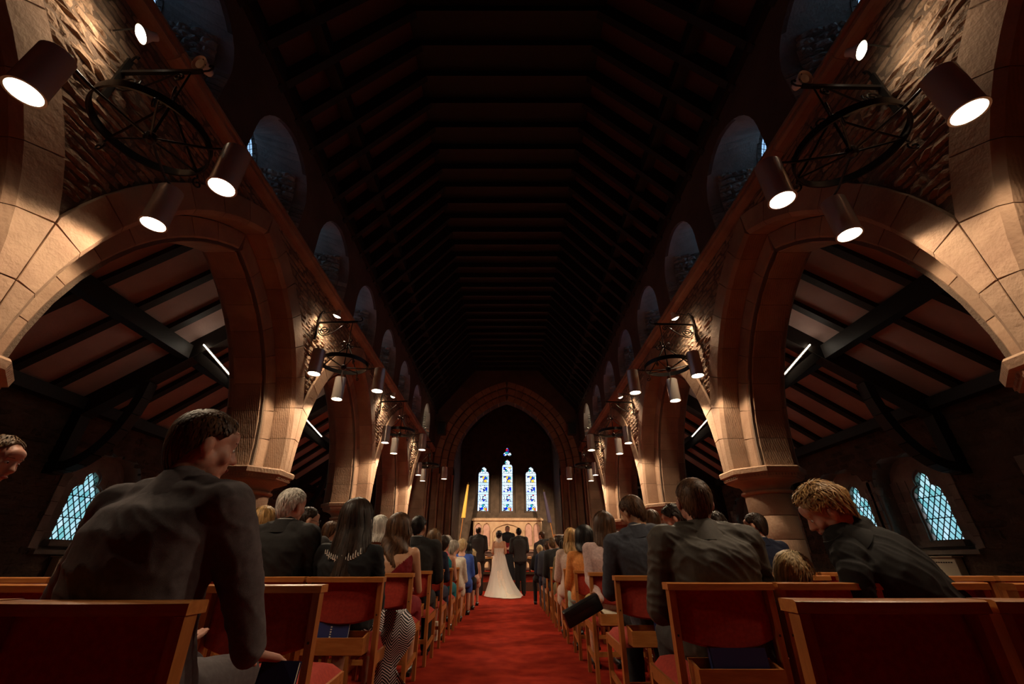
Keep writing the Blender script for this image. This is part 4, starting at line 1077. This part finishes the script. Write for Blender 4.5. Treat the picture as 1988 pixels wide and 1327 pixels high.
cloth('c_cream', (.66, .58, .48)); cloth('c_mint', (.55, .62, .54)); cloth('c_blue', (.045, .10, .42)); cloth('c_peach', (.72, .40, .30)); cloth('c_olive', (.17, .13, .06)); cloth('c_white', (.80, .78, .76)); cloth('c_mintskirt', (.36, .48, .40)); cloth('c_khaki', (.42, .30, .12)); cloth('c_hotpink', (.75, .16, .22)); cloth('c_robe', (.010, .010, .014)); cloth('c_ivory', (.80, .68, .58))
M['shoe'] = mat('black leather shoe', (.012, .010, .010), .3); M['pearl'] = mat('pearl bead', (.8, .76, .7), .25); M['gold'] = mat('gold', (.7, .45, .15), .3, metal=1)
def stripes(n):
    m, nn, l, b = new_mat(n); b.inputs['Roughness'].default_value = .8; tc = nn.new('ShaderNodeTexCoord'); sx = nn.new('ShaderNodeSeparateXYZ'); l.new(tc.outputs['Object'], sx.inputs[0])
    nz = nn.new('ShaderNodeTexNoise'); nz.inputs['Scale'].default_value = 5; l.new(tc.outputs['Object'], nz.inputs['Vector'])
    a = nn.new('ShaderNodeMath'); a.operation = 'PINGPONG'; a.inputs[1].default_value = .045; l.new(sx.outputs['X'], a.inputs[0])
    a2 = nn.new('ShaderNodeMath'); a2.operation = 'ADD'; l.new(a.outputs[0], a2.inputs[0]); l.new(sx.outputs['Z'], a2.inputs[1])
    a3 = nn.new('ShaderNodeMath'); a3.operation = 'MULTIPLY_ADD'; a3.inputs[1].default_value = .06; l.new(nz.outputs['Fac'], a3.inputs[0]); l.new(a2.outputs[0], a3.inputs[2])
    w = nn.new('ShaderNodeMath'); w.operation = 'MULTIPLY'; w.inputs[1].default_value = 62.0; l.new(a3.outputs[0], w.inputs[0])
    fr = nn.new('ShaderNodeMath'); fr.operation = 'FRACT'; l.new(w.outputs[0], fr.inputs[0]); g = nn.new('ShaderNodeMath'); g.operation = 'GREATER_THAN'; g.inputs[1].default_value = .62; l.new(fr.outputs[0], g.inputs[0])
    mc = nn.new('ShaderNodeMix'); mc.data_type = 'RGBA'; mc.inputs[6].default_value = (.012, .011, .013, 1); mc.inputs[7].default_value = (.78, .70, .72, 1); l.new(g.outputs[0], mc.inputs[0]); l.new(mc.outputs[2], b.inputs['Base Color']); M[n] = m
stripes('c_stripe')
def at(x, y, Y):
    """world point at depth Y seen at photo pixel (x, y)"""
    a = (x - 984) / 800; b = (663.5 - y) / 800; s_, c_ = math.sin(R(28)), math.cos(R(28)); t = Y / (c_ - b * s_); return Vector((a * t, Y, .93 + (s_ + b * c_) * t))
def seated(label, px, py, s, row, dy=.20, dx=0, hdy=.0, **kw):
    """someone on row `row` whose head centre is at photo pixel (px, py)"""
    y = ROWS[s][row] + dy; h = at(px, py, y + .03 + hdy); return person(label, h, (h.x + dx, y, SH + .012 + .095), **kw)
NEAR = dict(vox=.0095, nrib=1500, fold=.007); MID = dict(vox=.0135, nrib=420); FAR = dict(vox=.020, nrib=110, fold=.004); FAR2 = dict(vox=.025, nrib=60, fold=0)
HN = dict(NEAR); 
# ---- left of the aisle
y0 = ROWS[-1][0] + .22
hA = at(398, 868, 1.50)
pa, TA, gA = person('man in a taupe grey suit leaning forward in the front left chair, head turned right', hA, (-1.10, y0, .575), 'c_taupe', 'c_taupe', ('short', 'h_brown'), yaw=-10, hrot=(-42, 6, 4), k=1.06, face=True, shirt=None, bow=.05,
    arms={1: (at(470, 1130, 1.50), at(484, 1268, 1.56), (.45, .75, -.25)), -1: ((-1.44, y0 + .10, .82), (-1.25, y0 + .33, .68), (.4, .8, -.1))}, vox=.0083, nrib=2600, fold=.006, skin='skinpink')
seated('bald man in profile at the far left edge, looking down to the right', -8, 893, -1, 0, hdy=.42, dy=.45, top='c_black', hairs=('buzz', 'h_mid'), hrot=(-82, 14, 0), vox=.010, nrib=500, face=True, skin='skinpink', yaw=-20)
seated('white haired man in a black suit, seen from behind', 567, 983, -1, 2, top='c_blackj', hairs=('short', 'h_white'), hrot=(-26, 0, 3), k=1.12, shirt='c_white', skin='skinpink', yaw=-8, **NEAR)
pw, TW, gW = seated('woman with long straight dark hair, black top and white lace trim on the back', 692, 1012, -1, 2, top='c_black', bottom='c_stripe', female=True, hairs=('long', 'h_dark'), kind='cardigan', hrot=(-6, 4, -3), k=1.15, headk=1.18, **NEAR)
seated('blond head just showing behind the grey suited man', 512, 1012, -1, 3, top='c_cream', female=True, hairs=('mid', 'h_blond'), kind='cardigan', hrot=(-10, 0, 0), **MID)
ps, TS, gS = seated('dark haired man with glasses beyond the white haired man', 598, 1012, -1, 3, top='c_charcoal', hairs=('short', 'h_dark'), hrot=(-55, 4, 0), face=True, **MID)
seated('boy with short dark brown hair and white shirt collar, behind the white haired man', 640, 1034, -1, 4, top='c_black', hairs=('short', 'h_brown'), hrot=(-8, 8, 6), shirt='c_white', headk=.95, **MID)
seated('woman with a smooth silver blond bob', 737, 1027, -1, 4, dx=0, top='c_cream', female=True, hairs=('bob', 'h_white'), kind='cardigan', **MID)
seated('woman with wavy brown hair in a maroon one shoulder dress, bare back', 775, 1028, -1, 3, top='c_maroon', bottom='c_maroon', female=True, hairs=('longwave', 'h_brown'), kind='oneshoulder', hrot=(-14, 0, 0), k=1.1, headk=1.05, skin='skinwarm', fold=.010, vox=.0085, nrib=1200)
seated('man in a plain black suit with white collar, behind the maroon dress', 813, 1024, -1, 4, top='c_blackj', hairs=('short', 'h_black'), hrot=(-12, 0, 0), k=1.12, shirt='c_white', **MID)
seated('woman with straight brown highlighted hair next to the pillar end', 842, 1048, -1, 5, top='c_navy', female=True, hairs=('mid', 'h_mid'), kind='cardigan', hrot=(6, 0, 0), **MID)
seated('dark grey haired woman in a teal sequinned dress', 861, 1058, -1, 6, top='c_teal', bottom='c_teal', female=True, hairs=('crop', 'h_dark'), kind='sleeveless', hrot=(-10, 0, 0), **MID)
seated('person in a bright pink jacket, white hair, partly hidden', 868, 1053, -1, 9, dx=0, top='c_hotpink', female=True, hairs=('bob', 'h_white'), kind='cardigan', **FAR)
seated('short haired elderly woman in a cream cardigan', 881, 1065, -1, 7, top='c_cream', female=True, hairs=('crop', 'h_grey'), kind='cardigan', k=1.1, hrot=(-20, 10, 0), **MID)
seated('grey blond person in a bright blue jacket', 898, 1060, -1, 8, top='c_blue', female=True, hairs=('crop', 'h_paleblond'), kind='cardigan', k=1.1, hrot=(-12, 0, 0), **FAR)
seated('dark haired woman in black beside the blue jacket', 908, 1064, -1, 9, top='c_black', female=True, hairs=('mid', 'h_black'), kind='cardigan', **FAR)
seated('bridesmaid with a blond updo and peach dress at the front left', 917, 1078, -1, 10, top='c_peach', bottom='c_peach', female=True, hairs=('updo', 'h_paleblond'), kind='dress', **FAR)
# ---- right of the aisle
seated('man in a sheened brown grey suit in front of the camera, seen squarely from behind', 1348, 977, 1, 1, top='c_brownsheen', bottom='c_charcoal', hairs=('short', 'h_brown'), hrot=(-8, 2, 2), k=1.18, headk=1.04, skin='skinpink', vox=.0083, nrib=2000, fold=.010)
seated('man in a slate blue suit with his head bowed to the left', 1228, 995, 1, 2, dx=.10, top='c_slate', bottom='c_black', hairs=('short', 'h_brown'), hrot=(28, 20, -10), k=1.12, shirt='c_white', skin='skinwarm', **NEAR)
seated('woman with very long straight dark brown hair and pale pink cardigan', 1172, 1022, 1, 3, top='c_pink', bottom='c_khaki', female=True, arms={-1: (at(1146, 1125, 4.55), at(1166, 1163, 4.30), (-.9, -.3, -.2)), 1: (at(1215, 1125, 4.5), at(1215, 1165, 4.75), (-.5, .8, 0))}, hairs=('long', 'h_brown'), kind='cardigan', k=1.15, headk=1.08, hrot=(10, 0, 0), vox=.010, nrib=1200)
seated('woman with a glossy black bob and orange top', 1135, 1045, 1, 4, top='c_orange', bottom='c_mintskirt', female=True, hairs=('bob', 'h_black'), kind='cardigan', k=1.12, headk=1.03, hrot=(-8, 0, 0), skin='skinwarm', vox=.012, nrib=700)
seated('fair haired woman in a pale peach jacket beyond the orange top', 1109, 1045, 1, 5, top='c_palepink', bottom='c_palepink', female=True, hairs=('mid', 'h_blond'), kind='cardigan', k=1.12, hrot=(-12, 0, 0), **MID)
seated('person in an olive coat near the middle of the right rows', 1098, 1060, 1, 6, dx=0, top='c_olive', bottom='c_olive', female=True, hairs=('mid', 'h_dark'), kind='cardigan', **FAR)
seated('dark haired man in a black suit, sixth aisle seat on the right', 1086, 1053, 1, 7, top='c_blackj', hairs=('short', 'h_dark'), hrot=(12, 0, 0), k=1.15, shirt='c_white', skin='skinwarm', **FAR)
seated('brown haired man in a dark blue suit near the front right', 1072, 1056, 1, 8, top='c_slate', hairs=('short', 'h_mid'), hrot=(6, 0, 0), k=1.15, shirt='c_white', **FAR)
seated('man in a plain navy suit near the front right', 1063, 1062, 1, 9, top='c_navy', hairs=('short', 'h_brown'), hrot=(0, 0, 0), k=1.1, **FAR)
seated('bald small child in dark clothes at the front right', 1048, 1067, 1, 10, top='c_black', hairs=('child', 'h_paleblond'), headk=.85, k=.8, **FAR)
seated('woman with her face turned down to the left, dark hair parted and tied back', 1307, 1007, 1, 3, dx=.08, hdy=.05, top='c_black', female=True, hairs=('updo', 'h_dark'), kind='cardigan', hrot=(72, 24, -6), face=True, vox=.008, nrib=800, skin='skinpink')
seated('brown haired person in front of the pale stone pier, half hidden by the slate suit', 1265, 1012, 1, 4, top='c_charcoal', female=True, hairs=('mid', 'h_brown'), kind='cardigan', **MID)
seated('woman with a dark auburn pinned up bun', 1392, 1022, 1, 3, top='c_black', female=True, hairs=('updo', 'h_dark'), kind='cardigan', hrot=(-15, 12, 0), **MID)
seated('boy with smooth dark hair in a navy suit before the round pier', 1466, 1022, 1, 3, top='c_navy', hairs=('short', 'h_dark'), hrot=(40, 4, 0), shirt='c_white', k=.95, headk=1.0, vox=.009, nrib=900)
seated('small child with pale blond hair leaning against the woman in black', 1543, 1120, 1, 1, top='c_black', hairs=('child', 'h_paleblond'), hrot=(-55, 14, 16), headk=.92, k=.72, vox=.010, nrib=1500, dx=-.02, skin='skinwarm')
hB = at(1600, 992, 2.45)
seated('woman with a tousled blond updo and black jacket bending down to the left', 1600, 992, 1, 1, dx=.42, dy=.14, hdy=.0, top='c_blackj', bottom='c_black', female=True, hairs=('updo', 'h_blond'), kind='jacket', hrot=(62, 34, -14), yaw=22, k=1.18, headk=1.06, face=True, skin='skinpink', vox=.0083, nrib=2600, fold=.008, bow=.06)
# further heads between the rows, mostly hidden
extra = [(-1, 5, 2, 'h_dark', 'c_navy', 0), (-1, 6, 1, 'h_brown', 'c_charcoal', 0), (-1, 7, 2, 'h_grey', 'c_blackj', 0), (1, 5, 1, 'h_dark', 'c_charcoal', 0), (1, 6, 1, 'h_mid', 'c_navy', 1), (1, 7, 1, 'h_black', 'c_blackj', 0), (1, 8, 1, 'h_grey', 'c_charcoal', 0), (1, 9, 1, 'h_brown', 'c_blackj', 0), (1, 5, 2, 'h_brown', 'c_black', 1)]
for s, r, c, hh, tp, fm in extra:
    x, y = SEATS[(s, r, c)]
    person('%s haired guest in %s, %s row %s, %s seat from the aisle' % ({'h_dark': 'dark', 'h_brown': 'brown', 'h_grey': 'grey', 'h_mid': 'light brown', 'h_black': 'black'}[hh], {'c_navy': 'navy', 'c_charcoal': 'charcoal', 'c_blackj': 'black', 'c_black': 'black'}[tp], on[r], {-1: 'left block', 1: 'right block'}[s], on[c]),
        (x + rng.uniform(-.03, .03), y + .22, 1.20 + rng.uniform(-.04, .05)), (x, y + .2, SH + .107), tp, None, ('mid' if fm else 'short', hh), kind='cardigan' if fm else 'jacket', female=bool(fm), **FAR2)
# ---- wedding party
STD = dict(legs='stand')
person('father in a grey suit with a bald crown standing left of the bride', at(929, 1030, 14.7), (-.90, 14.7, .98), 'c_charcoal', 'c_charcoal', ('bald', 'h_dark'), arms='front', k=1.12, hrot=(-10, 0, 0), vox=.014, nrib=250, legs='stand')
person('groom in a black suit standing right of the bride', at(1007, 1033, 14.6), (.42, 14.6, .98), 'c_charcoal', 'c_black', ('short', 'h_black'), arms='front', k=1.12, shirt='c_white', hrot=(4, 0, 0), vox=.014, nrib=250, legs='stand')
person('best man in a dark suit standing at the right of the aisle, face turned left', at(1051, 1040, 14.2), (1.24, 14.2, .95), 'c_charcoal', 'c_black', ('short', 'h_brown'), arms='front', k=1.05, shirt='c_white', hrot=(50, 0, 0), vox=.014, nrib=250, legs='stand', face=True)
vr, TV, gV = person('clergyman with glasses in a black robe facing the couple', at(985, 1027, 17.3), (.02, 17.4, 1.24), 'c_robe', 'c_robe', ('short', 'h_grey'), arms='front', k=1.12, yaw=180, hrot=(180, 0, 0), floor=.30, vox=.014, nrib=200, legs='stand', face=True, skin='skinpink')
m = MB(); m.box((0, -.17, 1.12), (.16, .04, .46)); m.build('maroon_vestment', M['c_maroon'], vr); MB().box((0, -.18, 1.36), (.10, .035, .03)).build('clerical_collar', M['c_white'], vr)
m = MB(); rgs = []
for z, w_, d_ in ((.02, .30, .24), (.5, .25, .19), (.95, .2, .15)): rgs.append([(w_ * math.cos(a), d_ * math.sin(a), z) for a in [i * math.pi / 10 for i in range(20)]])
m.loft(rgs); m.build('robe_skirt', M['c_robe'], vr, smooth=40)
m = MB()
for s in (-1, 1): m.tube([TV @ Vector((s * .031 + .022 * math.cos(a), .101, .004 + .018 * math.sin(a))) for a in [i * math.pi / 6 for i in range(12)]], .002, 5, closed=True)
m.build('glasses', M['blackplastic'], vr)
m = MB()
for s in (-1, 1): m.tube([TS @ Vector((s * .031 + .022 * math.cos(a), .101, .004 + .018 * math.sin(a))) for a in [i * math.pi / 6 for i in range(12)]], .0022, 5, closed=True); m.tube([TS @ Vector((s * .053, .098, .006)), TS @ Vector((s * .078, -.005, .008))], .0018, 5)
m.build('glasses', M['blackplastic'], ps)
br, TB, gB = person('bride in an ivory gown with a floor length veil and train', at(969, 1039, 14.2), (-.24, 14.2, .96), 'c_ivory', 'c_ivory', ('updo', 'h_dark'), kind='dress', female=True, arms='front', k=1.0, hrot=(-6, 0, 0), vox=.013, nrib=250, legs='stand', skin='skinwarm', fold=.002)
m = MB(); rgs = []
for z, w_, d_, yo, xo in ((1.08, .135, .12, 0, 0), (.95, .16, .15, 0, 0), (.7, .165, .20, -.02, .02), (.4, .19, .30, -.08, .08), (.15, .25, .40, -.18, .16), (.04, .32, .50, -.28, .24), (.014, .36, .56, -.33, .30)):
    rgs.append([(xo + w_ * math.cos(a) * (1 + .05 * math.sin(a * 9)), yo + d_ * math.sin(a) * (1 + .05 * math.sin(a * 9 + 1)), z) for a in [i * math.pi / 30 for i in range(60)]])
m.loft(rgs); m.build('gown_skirt', M['c_ivory'], br, smooth=50)
vm, vn, vl, vb = new_mat('white tulle veil'); vb.inputs['Base Color'].default_value = (.86, .80, .74, 1); vb.inputs['Roughness'].default_value = .8; vb.inputs['Alpha'].default_value = .62; M['veil'] = vm
m = MB(); rows = []; hz = TB.translation
for j in range(17):
    t = j / 16; z = (hz.z + .06) * (1 - t) + .02 * t; row = []
    for i in range(25):
        u = i / 24 * 2 - 1; wd = .075 + .10 * min(1, t * 2.2) + .16 * t ** 3; back = .10 + .14 * t ** .6 + .60 * t ** 5
        a = u * R(88); fo = .012 * math.sin(i * 2.1 + t) * min(1, t * 3)
        row.append((hz.x + (wd + fo) * math.sin(a) + .26 * t ** 3 * (.55 + .9 * u), hz.y - (back + fo) * math.cos(a) * (1 if t < .9 else 1) + .02, z if j < 16 else .022))
    rows.append(row)
m.loft(rows, cap=False, closed=False); m.build('veil', vm, br, smooth=60)
m = MB(); rng2 = random.Random(3)
for q in range(14):
    a = R(-80 + q * 26); ellip(m, (hz.x + .082 * math.sin(a), hz.y - .03 + .085 * math.cos(a) * .9, hz.z + .085 + .01 * rng2.random()), (.017, .017, .013), n=8)
m.build('flower_crown', M['c_white'], br)
# ---- accessories of the near guests
m = MB()
for q in range(17):
    a = (q - 8) / 8; p = gW['cen'](.90 - .10 * (1 - a * a)) + gW['L'] * a * .12 - gW['F'] * (.135 + .0 * abs(a))
    ellip(m, p + gW['U'] * .006 * math.sin(q * 2.4), (.0035, .003, .012 + .006 * (q % 3)), n=6)
    ellip(m, p - gW['U'] * .014 + gW['L'] * .004, (.007, .003, .0035), n=6)
tag(m.build('lace_trim', M['pearl'], pw, smooth=True), 'white beaded lace trim across the back')
e = at(1686, 1043, 2.44)
# striped dress tail hanging beside the second occupied chair
x0, yy = SEATS[(-1, 2, 0)]; m = MB(); rows = []
for j in range(22):
    t = j / 21; z = .62 - .60 * t; cx = x0 + .27 + .035 * math.sin(t * 9) * (1 - t); w_ = .05 + .10 * abs(math.sin(t * 5.2 + .5)) * (.5 + t)
    rows.append([(cx + w_ * math.cos(a), yy + .32 + .035 * math.sin(a * 2 + t * 6) + .05 * math.sin(a), max(.02, z + .012 * math.sin(a * 3 + t * 8))) for a in [i * math.pi / 9 for i in range(18)]])
m.loft(rows); o = m.build('striped_shawl', M['c_stripe'], None, smooth=60); tag(o, 'black and white striped shawl trailing from the chair to the carpet', 'shawl')
# books, bags, papers
bk = at(538, 1287, 1.60)
book(bk.x, bk.y, bk.z - .13, (R(-12), R(2), R(4)), 'blue hymn book held by the man in the taupe suit', (.115, .024, .135))
x, y = SEATS[(1, 1, 0)]; book(x + .02, y - .02, .437, (R(-6), 0, 0), 'dark blue hymn book in the box behind the brown grey suit', (.25, .028, .15))
x, y = SEATS[(-1, 3, 0)]; book(x - .05, y - .02, .437, (R(-6), 0, 0), 'blue hymn book in the box behind the maroon dress', (.17, .022, .14))
x, y = SEATS[(1, 2, 0)]; book(x + .08, y - .02, .437, (R(-4), 0, 0), 'blue hymn book in the box behind the slate suit', (.18, .022, .17))
bg_ = empty('handbag', at(1131, 1184, 4.1)); bg_.rotation_euler = (R(10), R(-24), R(8)); tag(bg_, 'black patent leather clutch bag jutting into the aisle from the right chairs', 'handbag')
b_ = rbox((0, 0, 0), (.34, .07, .13), .02); b_.build('bag_body', M['shoe'], bg_, smooth=40); rbox((.0, -.004, .03), (.285, .066, .055), .012).build('flap', M['blackplastic'], bg_, smooth=40)
pp = at(1173, 1224, 3.3); o = MB().box((0, 0, 0), (.15, .10, .008)).build('service_sheet', M['paper'], None, loc=(SEATS[(1, 3, 0)][0] - .08, SEATS[(1, 3, 0)][1] + .0, .52)); o.rotation_euler = (R(25), R(5), R(20)); tag(o, 'cream order of service paper in the box beside the slate suit', 'paper')
o = MB().box((0, 0, 0), (.05, .14, .20)).build('gift_bag', M['paper'], None, loc=(-.93, 6.55, .125)); tag(o, 'small cream paper bag standing on the carpet under the left chairs', 'bag')
# ================================================================ CHANCEL FURNITURE
rd = empty('reredos', (0.04, 27.62, .45)); tag(rd, 'carved cream stone reredos with gothic niches below the east windows', 'altarpiece')
def niche(w, z0, z1, x):
    return pointed(w, z0, z1 - w * 1.3, z1, 6, x)
panels = [(-1.78, .22), (-1.28, .22), (1.28, .22), (1.78, .22)]
hs = [niche(w, 1.28, 2.55, x) for x, w in panels] + [[(-.92, .95), (.92, .95), (.92, 2.05), (.7, 2.28), (.35, 2.42), (0, 2.5), (-.35, 2.42), (-.7, 2.28), (-.92, 2.05)]]
me = fill('carved_front', [(-2.1, .6), (2.1, .6), (2.1, 2.68), (-2.1, 2.68)], hs, .12, M['altarstone']); me.transform(XZ.to_4x4()); link('carved_front', me, rd, (0, -.06, 0))
MB().box((0, .06, 1.3), (4.2, .1, 2.6)).build('backing', M['altarstone'], rd)
for x, w in panels:
    m = MB(); m.prism([(p[0] - x, p[1]) for p in niche(w - .02, 1.3, 2.5, x)], 0, .03); me = MB().add([(v[1], v[0], v[2]) for v in m.v], m.f).mesh('niche_panel', M['altarpink']); link('niche_panel', me, rd, (x, -.04, 0))
for x in (-2.04, -1.53, -1.03, 1.03, 1.53, 2.04): MB().lathe([(.02, 0), (.045, .01), (.03, .05), (.026, .9), (.045, .95), (.05, 1.0), (.02, 1.0)], n=8).build('colonnette', M['altarstone'], rd, (x, -.16, 1.15), smooth=40)
m = MB(); m.box((0, -.12, 2.72), (4.36, .30, .09)); m.box((0, -.10, 2.80), (4.24, .24, .05)); m.build('cornice', M['altarstone'], rd)
m = MB()
for i in range(34): m.box((-2.1 + i * .127, -.26, 2.79), (.07, .05, .05))
tag(m.build('crenellation', M['altarstone'], rd), kind='stuff')
MB().box((0, -.10, 1.12), (4.3, .3, .06)).build('shelf', M['altarstone'], rd)
m = MB(); r_ = random.Random(5); me = None
for i in range(26):
    x = r_.uniform(-.82, .82); zt = 1.25 + r_.random() * (.95 - abs(x) * .5)
    ellip(m, (x, -.03, zt), (.06, .05, .075), n=8); capsule(m, (x, -.02, zt - .08), (x + r_.uniform(-.05, .05), -.02, zt - .38), .07, .10, 8)
m.build('relief_figures', M['relief'], rd, smooth=50)
for x in (-1.78, -1.28, 1.28, 1.78): MB().box((x, -.14, .95), (.44, .05, .26)).build('lower_panel', M['altarpink'], rd)
al = empty('altar_table', (0.04, 26.7, .45)); tag(al, 'dark oak altar table with gothic arched front', 'altar')
hs = [niche(.16, .16, .80, x) for x in (-1.25, -.84, -.42, 0, .42, .84, 1.25)]
me = fill('arched_front', [(-1.5, .05), (1.5, .05), (1.5, .92), (-1.5, .92)], hs, .06, M['darkoak']); me.transform(XZ.to_4x4()); link('arched_front', me, al)
MB().box((0, .06, .48), (2.9, .02, .8)).build('gilded_panel', M['altarstone'], al); MB().box((0, .28, .96), (3.1, .75, .06)).build('table_top', M['darkoak'], al)
for s in (-1, 1):
    rl = empty('altar_rail', (s * 1.72, 24.0, .30)); tag(rl, 'dark oak communion rail with pointed arches on the %s of the chancel' % side(s), 'rail', 'communion rails')
    hs = [niche(.14, .12, .62, x) for x in (-.72, -.36, 0, .36, .72)]
    me = fill('arched_panel', [(-.95, .02), (.95, .02), (.95, .74), (-.95, .74)], hs, .05, M['darkoak']); me.transform(XZ.to_4x4()); link('arched_panel', me, rl)
    MB().box((0, 0, .78), (2.0, .14, .06)).build('handrail', M['oak'], rl)
    # choir front panels and low desks before the chancel
    cd = empty('choir_desk', (s * 2.2, 17.6, .30)); tag(cd, 'dark wooden choir desk at the %s of the chancel step' % side(s), 'desk')
    MB().box((0, 0, .45), (1.3, .06, .9)).build('panel', M['darkoak'], cd); MB().box((0, -.05, .92), (1.36, .3, .04), Matrix.Rotation(R(14), 3, 'X')).build('sloping_top', M['darkoak'], cd)
    for x in (-.62, .62): MB().box((x, .1, .45), (.06, .3, .9)).build('end', M['darkoak'], cd)
    # loudspeakers by the chancel arch
    sp = empty('loudspeaker', (s * 3.12, 19.45, 6.28)); tag(sp, 'dark grey loudspeaker mounted %s of the chancel arch' % side(s), 'speaker')
    rbox((0, 0, .25), (.40, .26, .56), .02).build('cabinet', M['grey'], sp); MB().box((0, -.136, .25), (.34, .01, .50)).build('grille', M['blackplastic'], sp); MB().tube([(0, .1, .5), (0, .28, .56)], .02, 6).build('mount', M['iron'], sp)
def flag(x, y, z, lean, mt, label, top):
    e = empty('standard_flag', (x, y, z)); tag(e, label, 'flag'); t = Vector((lean, 0, top))
    MB().tube([(0, 0, 0), t], .018, 8).build('pole', M['oak'], e)
    m = MB(); rows = []
    for j in range(12):
        q = j / 11; c = t * (1 - q * .38); rows.append([(c.x + .10 * (.5 + q * .5) * math.cos(a) * (1 + .3 * math.sin(a * 5)), .05 * math.sin(a) - .02, c.z - q * .1) for a in [i * math.pi / 8 for i in range(16)]])
    m.loft(rows); m.build('furled_cloth', M[mt], e, smooth=50); MB().lathe([(.002, .16), (.025, .1), (.012, .04), (.02, .0), (.002, 0)], n=8).build('finial', M['gold'], e, tuple(t))
cloth('c_yellow', (.75, .42, .08)); cloth('c_flag', (.05, .035, .06))
flag(-2.75, 25.0, .45, .50, 'c_yellow', 'yellow furled flag on a pole left of the reredos', 4.4)
flag(2.85, 25.0, .45, -.72, 'c_flag', 'dark blue furled flag leaning on the right of the reredos', 4.0)
ln = empty('lectern', (2.05, 16.2, .012)); tag(ln, 'dark wooden lectern with a sloping bookrest right of the chancel step', 'lectern')
MB().box((0, 0, .05), (.5, .5, .1)).build('base', M['darkoak'], ln); MB().lathe([(.05, .1), (.08, .2), (.05, .3), (.05, 1.2), (.09, 1.3), (.05, 1.35)], n=12).build('stem', M['darkoak'], ln, smooth=40)
MB().box((0, 0, 1.60), (.70, .56, .04), Matrix.Rotation(R(-28), 3, 'X')).build('bookrest', M['darkoak'], ln); MB().box((0, .22, 1.75), (.72, .06, .05)).build('ledge', M['oak'], ln)
tb = empty('font_table', (1.9, 15.4, .012)); 
tag(tb, 'plain dark table below the lectern', 'table'); MB().box((0, 0, 1.3), (.8, .3, .05)).build('top', M['oak'], tb)
for x in (-.36, .36): MB().box((x, 0, .64), (.05, .26, 1.28)).build('leg', M['darkoak'], tb)
# radiators below the aisle windows
for s in (-1, 1):
    rd_ = empty('radiator', (s * 7.80, 8.62, .012)); tag(rd_, 'cream painted radiator with a row of slots below the %s aisle window' % side(s), 'radiator')
    rbox((0, 0, .50), (.14, 1.15, .96), .012).build('casing', M['metalpaint'], rd_)
    m = MB()
    for i in range(22): m.box((-s * .072, -.5 + i * .047, .90), (.006, .028, .018))
    m.build('slots', M['blackplastic'], rd_); MB().box((-s * .02, 0, .99), (.2, 1.2, .02)).build('shelf', M['metalpaint'], rd_)
# pale window and white lamp seen in the far aisles
for s, y, z in ((1, 13.2, 0),):
    dr = empty('glazed_screen', (5.2, 16.4, .0)); tag(dr, 'white framed glazed screen standing in the right aisle', 'screen')
    for x in (-.6, 0, .6): MB().box((x, 0, 1.7), (.07, .07, 3.4)).build('post', M['c_white'], dr)
    for z in (.05, 1.1, 2.9, 3.4): MB().box((0, 0, z), (1.2, .05, .07)).build('crossbar', M['c_white'], dr)
    for x in (-.3, .3): MB().box((x, .02, 1.7), (.54, .01, 3.3)).build('pane', M['grey'], dr)
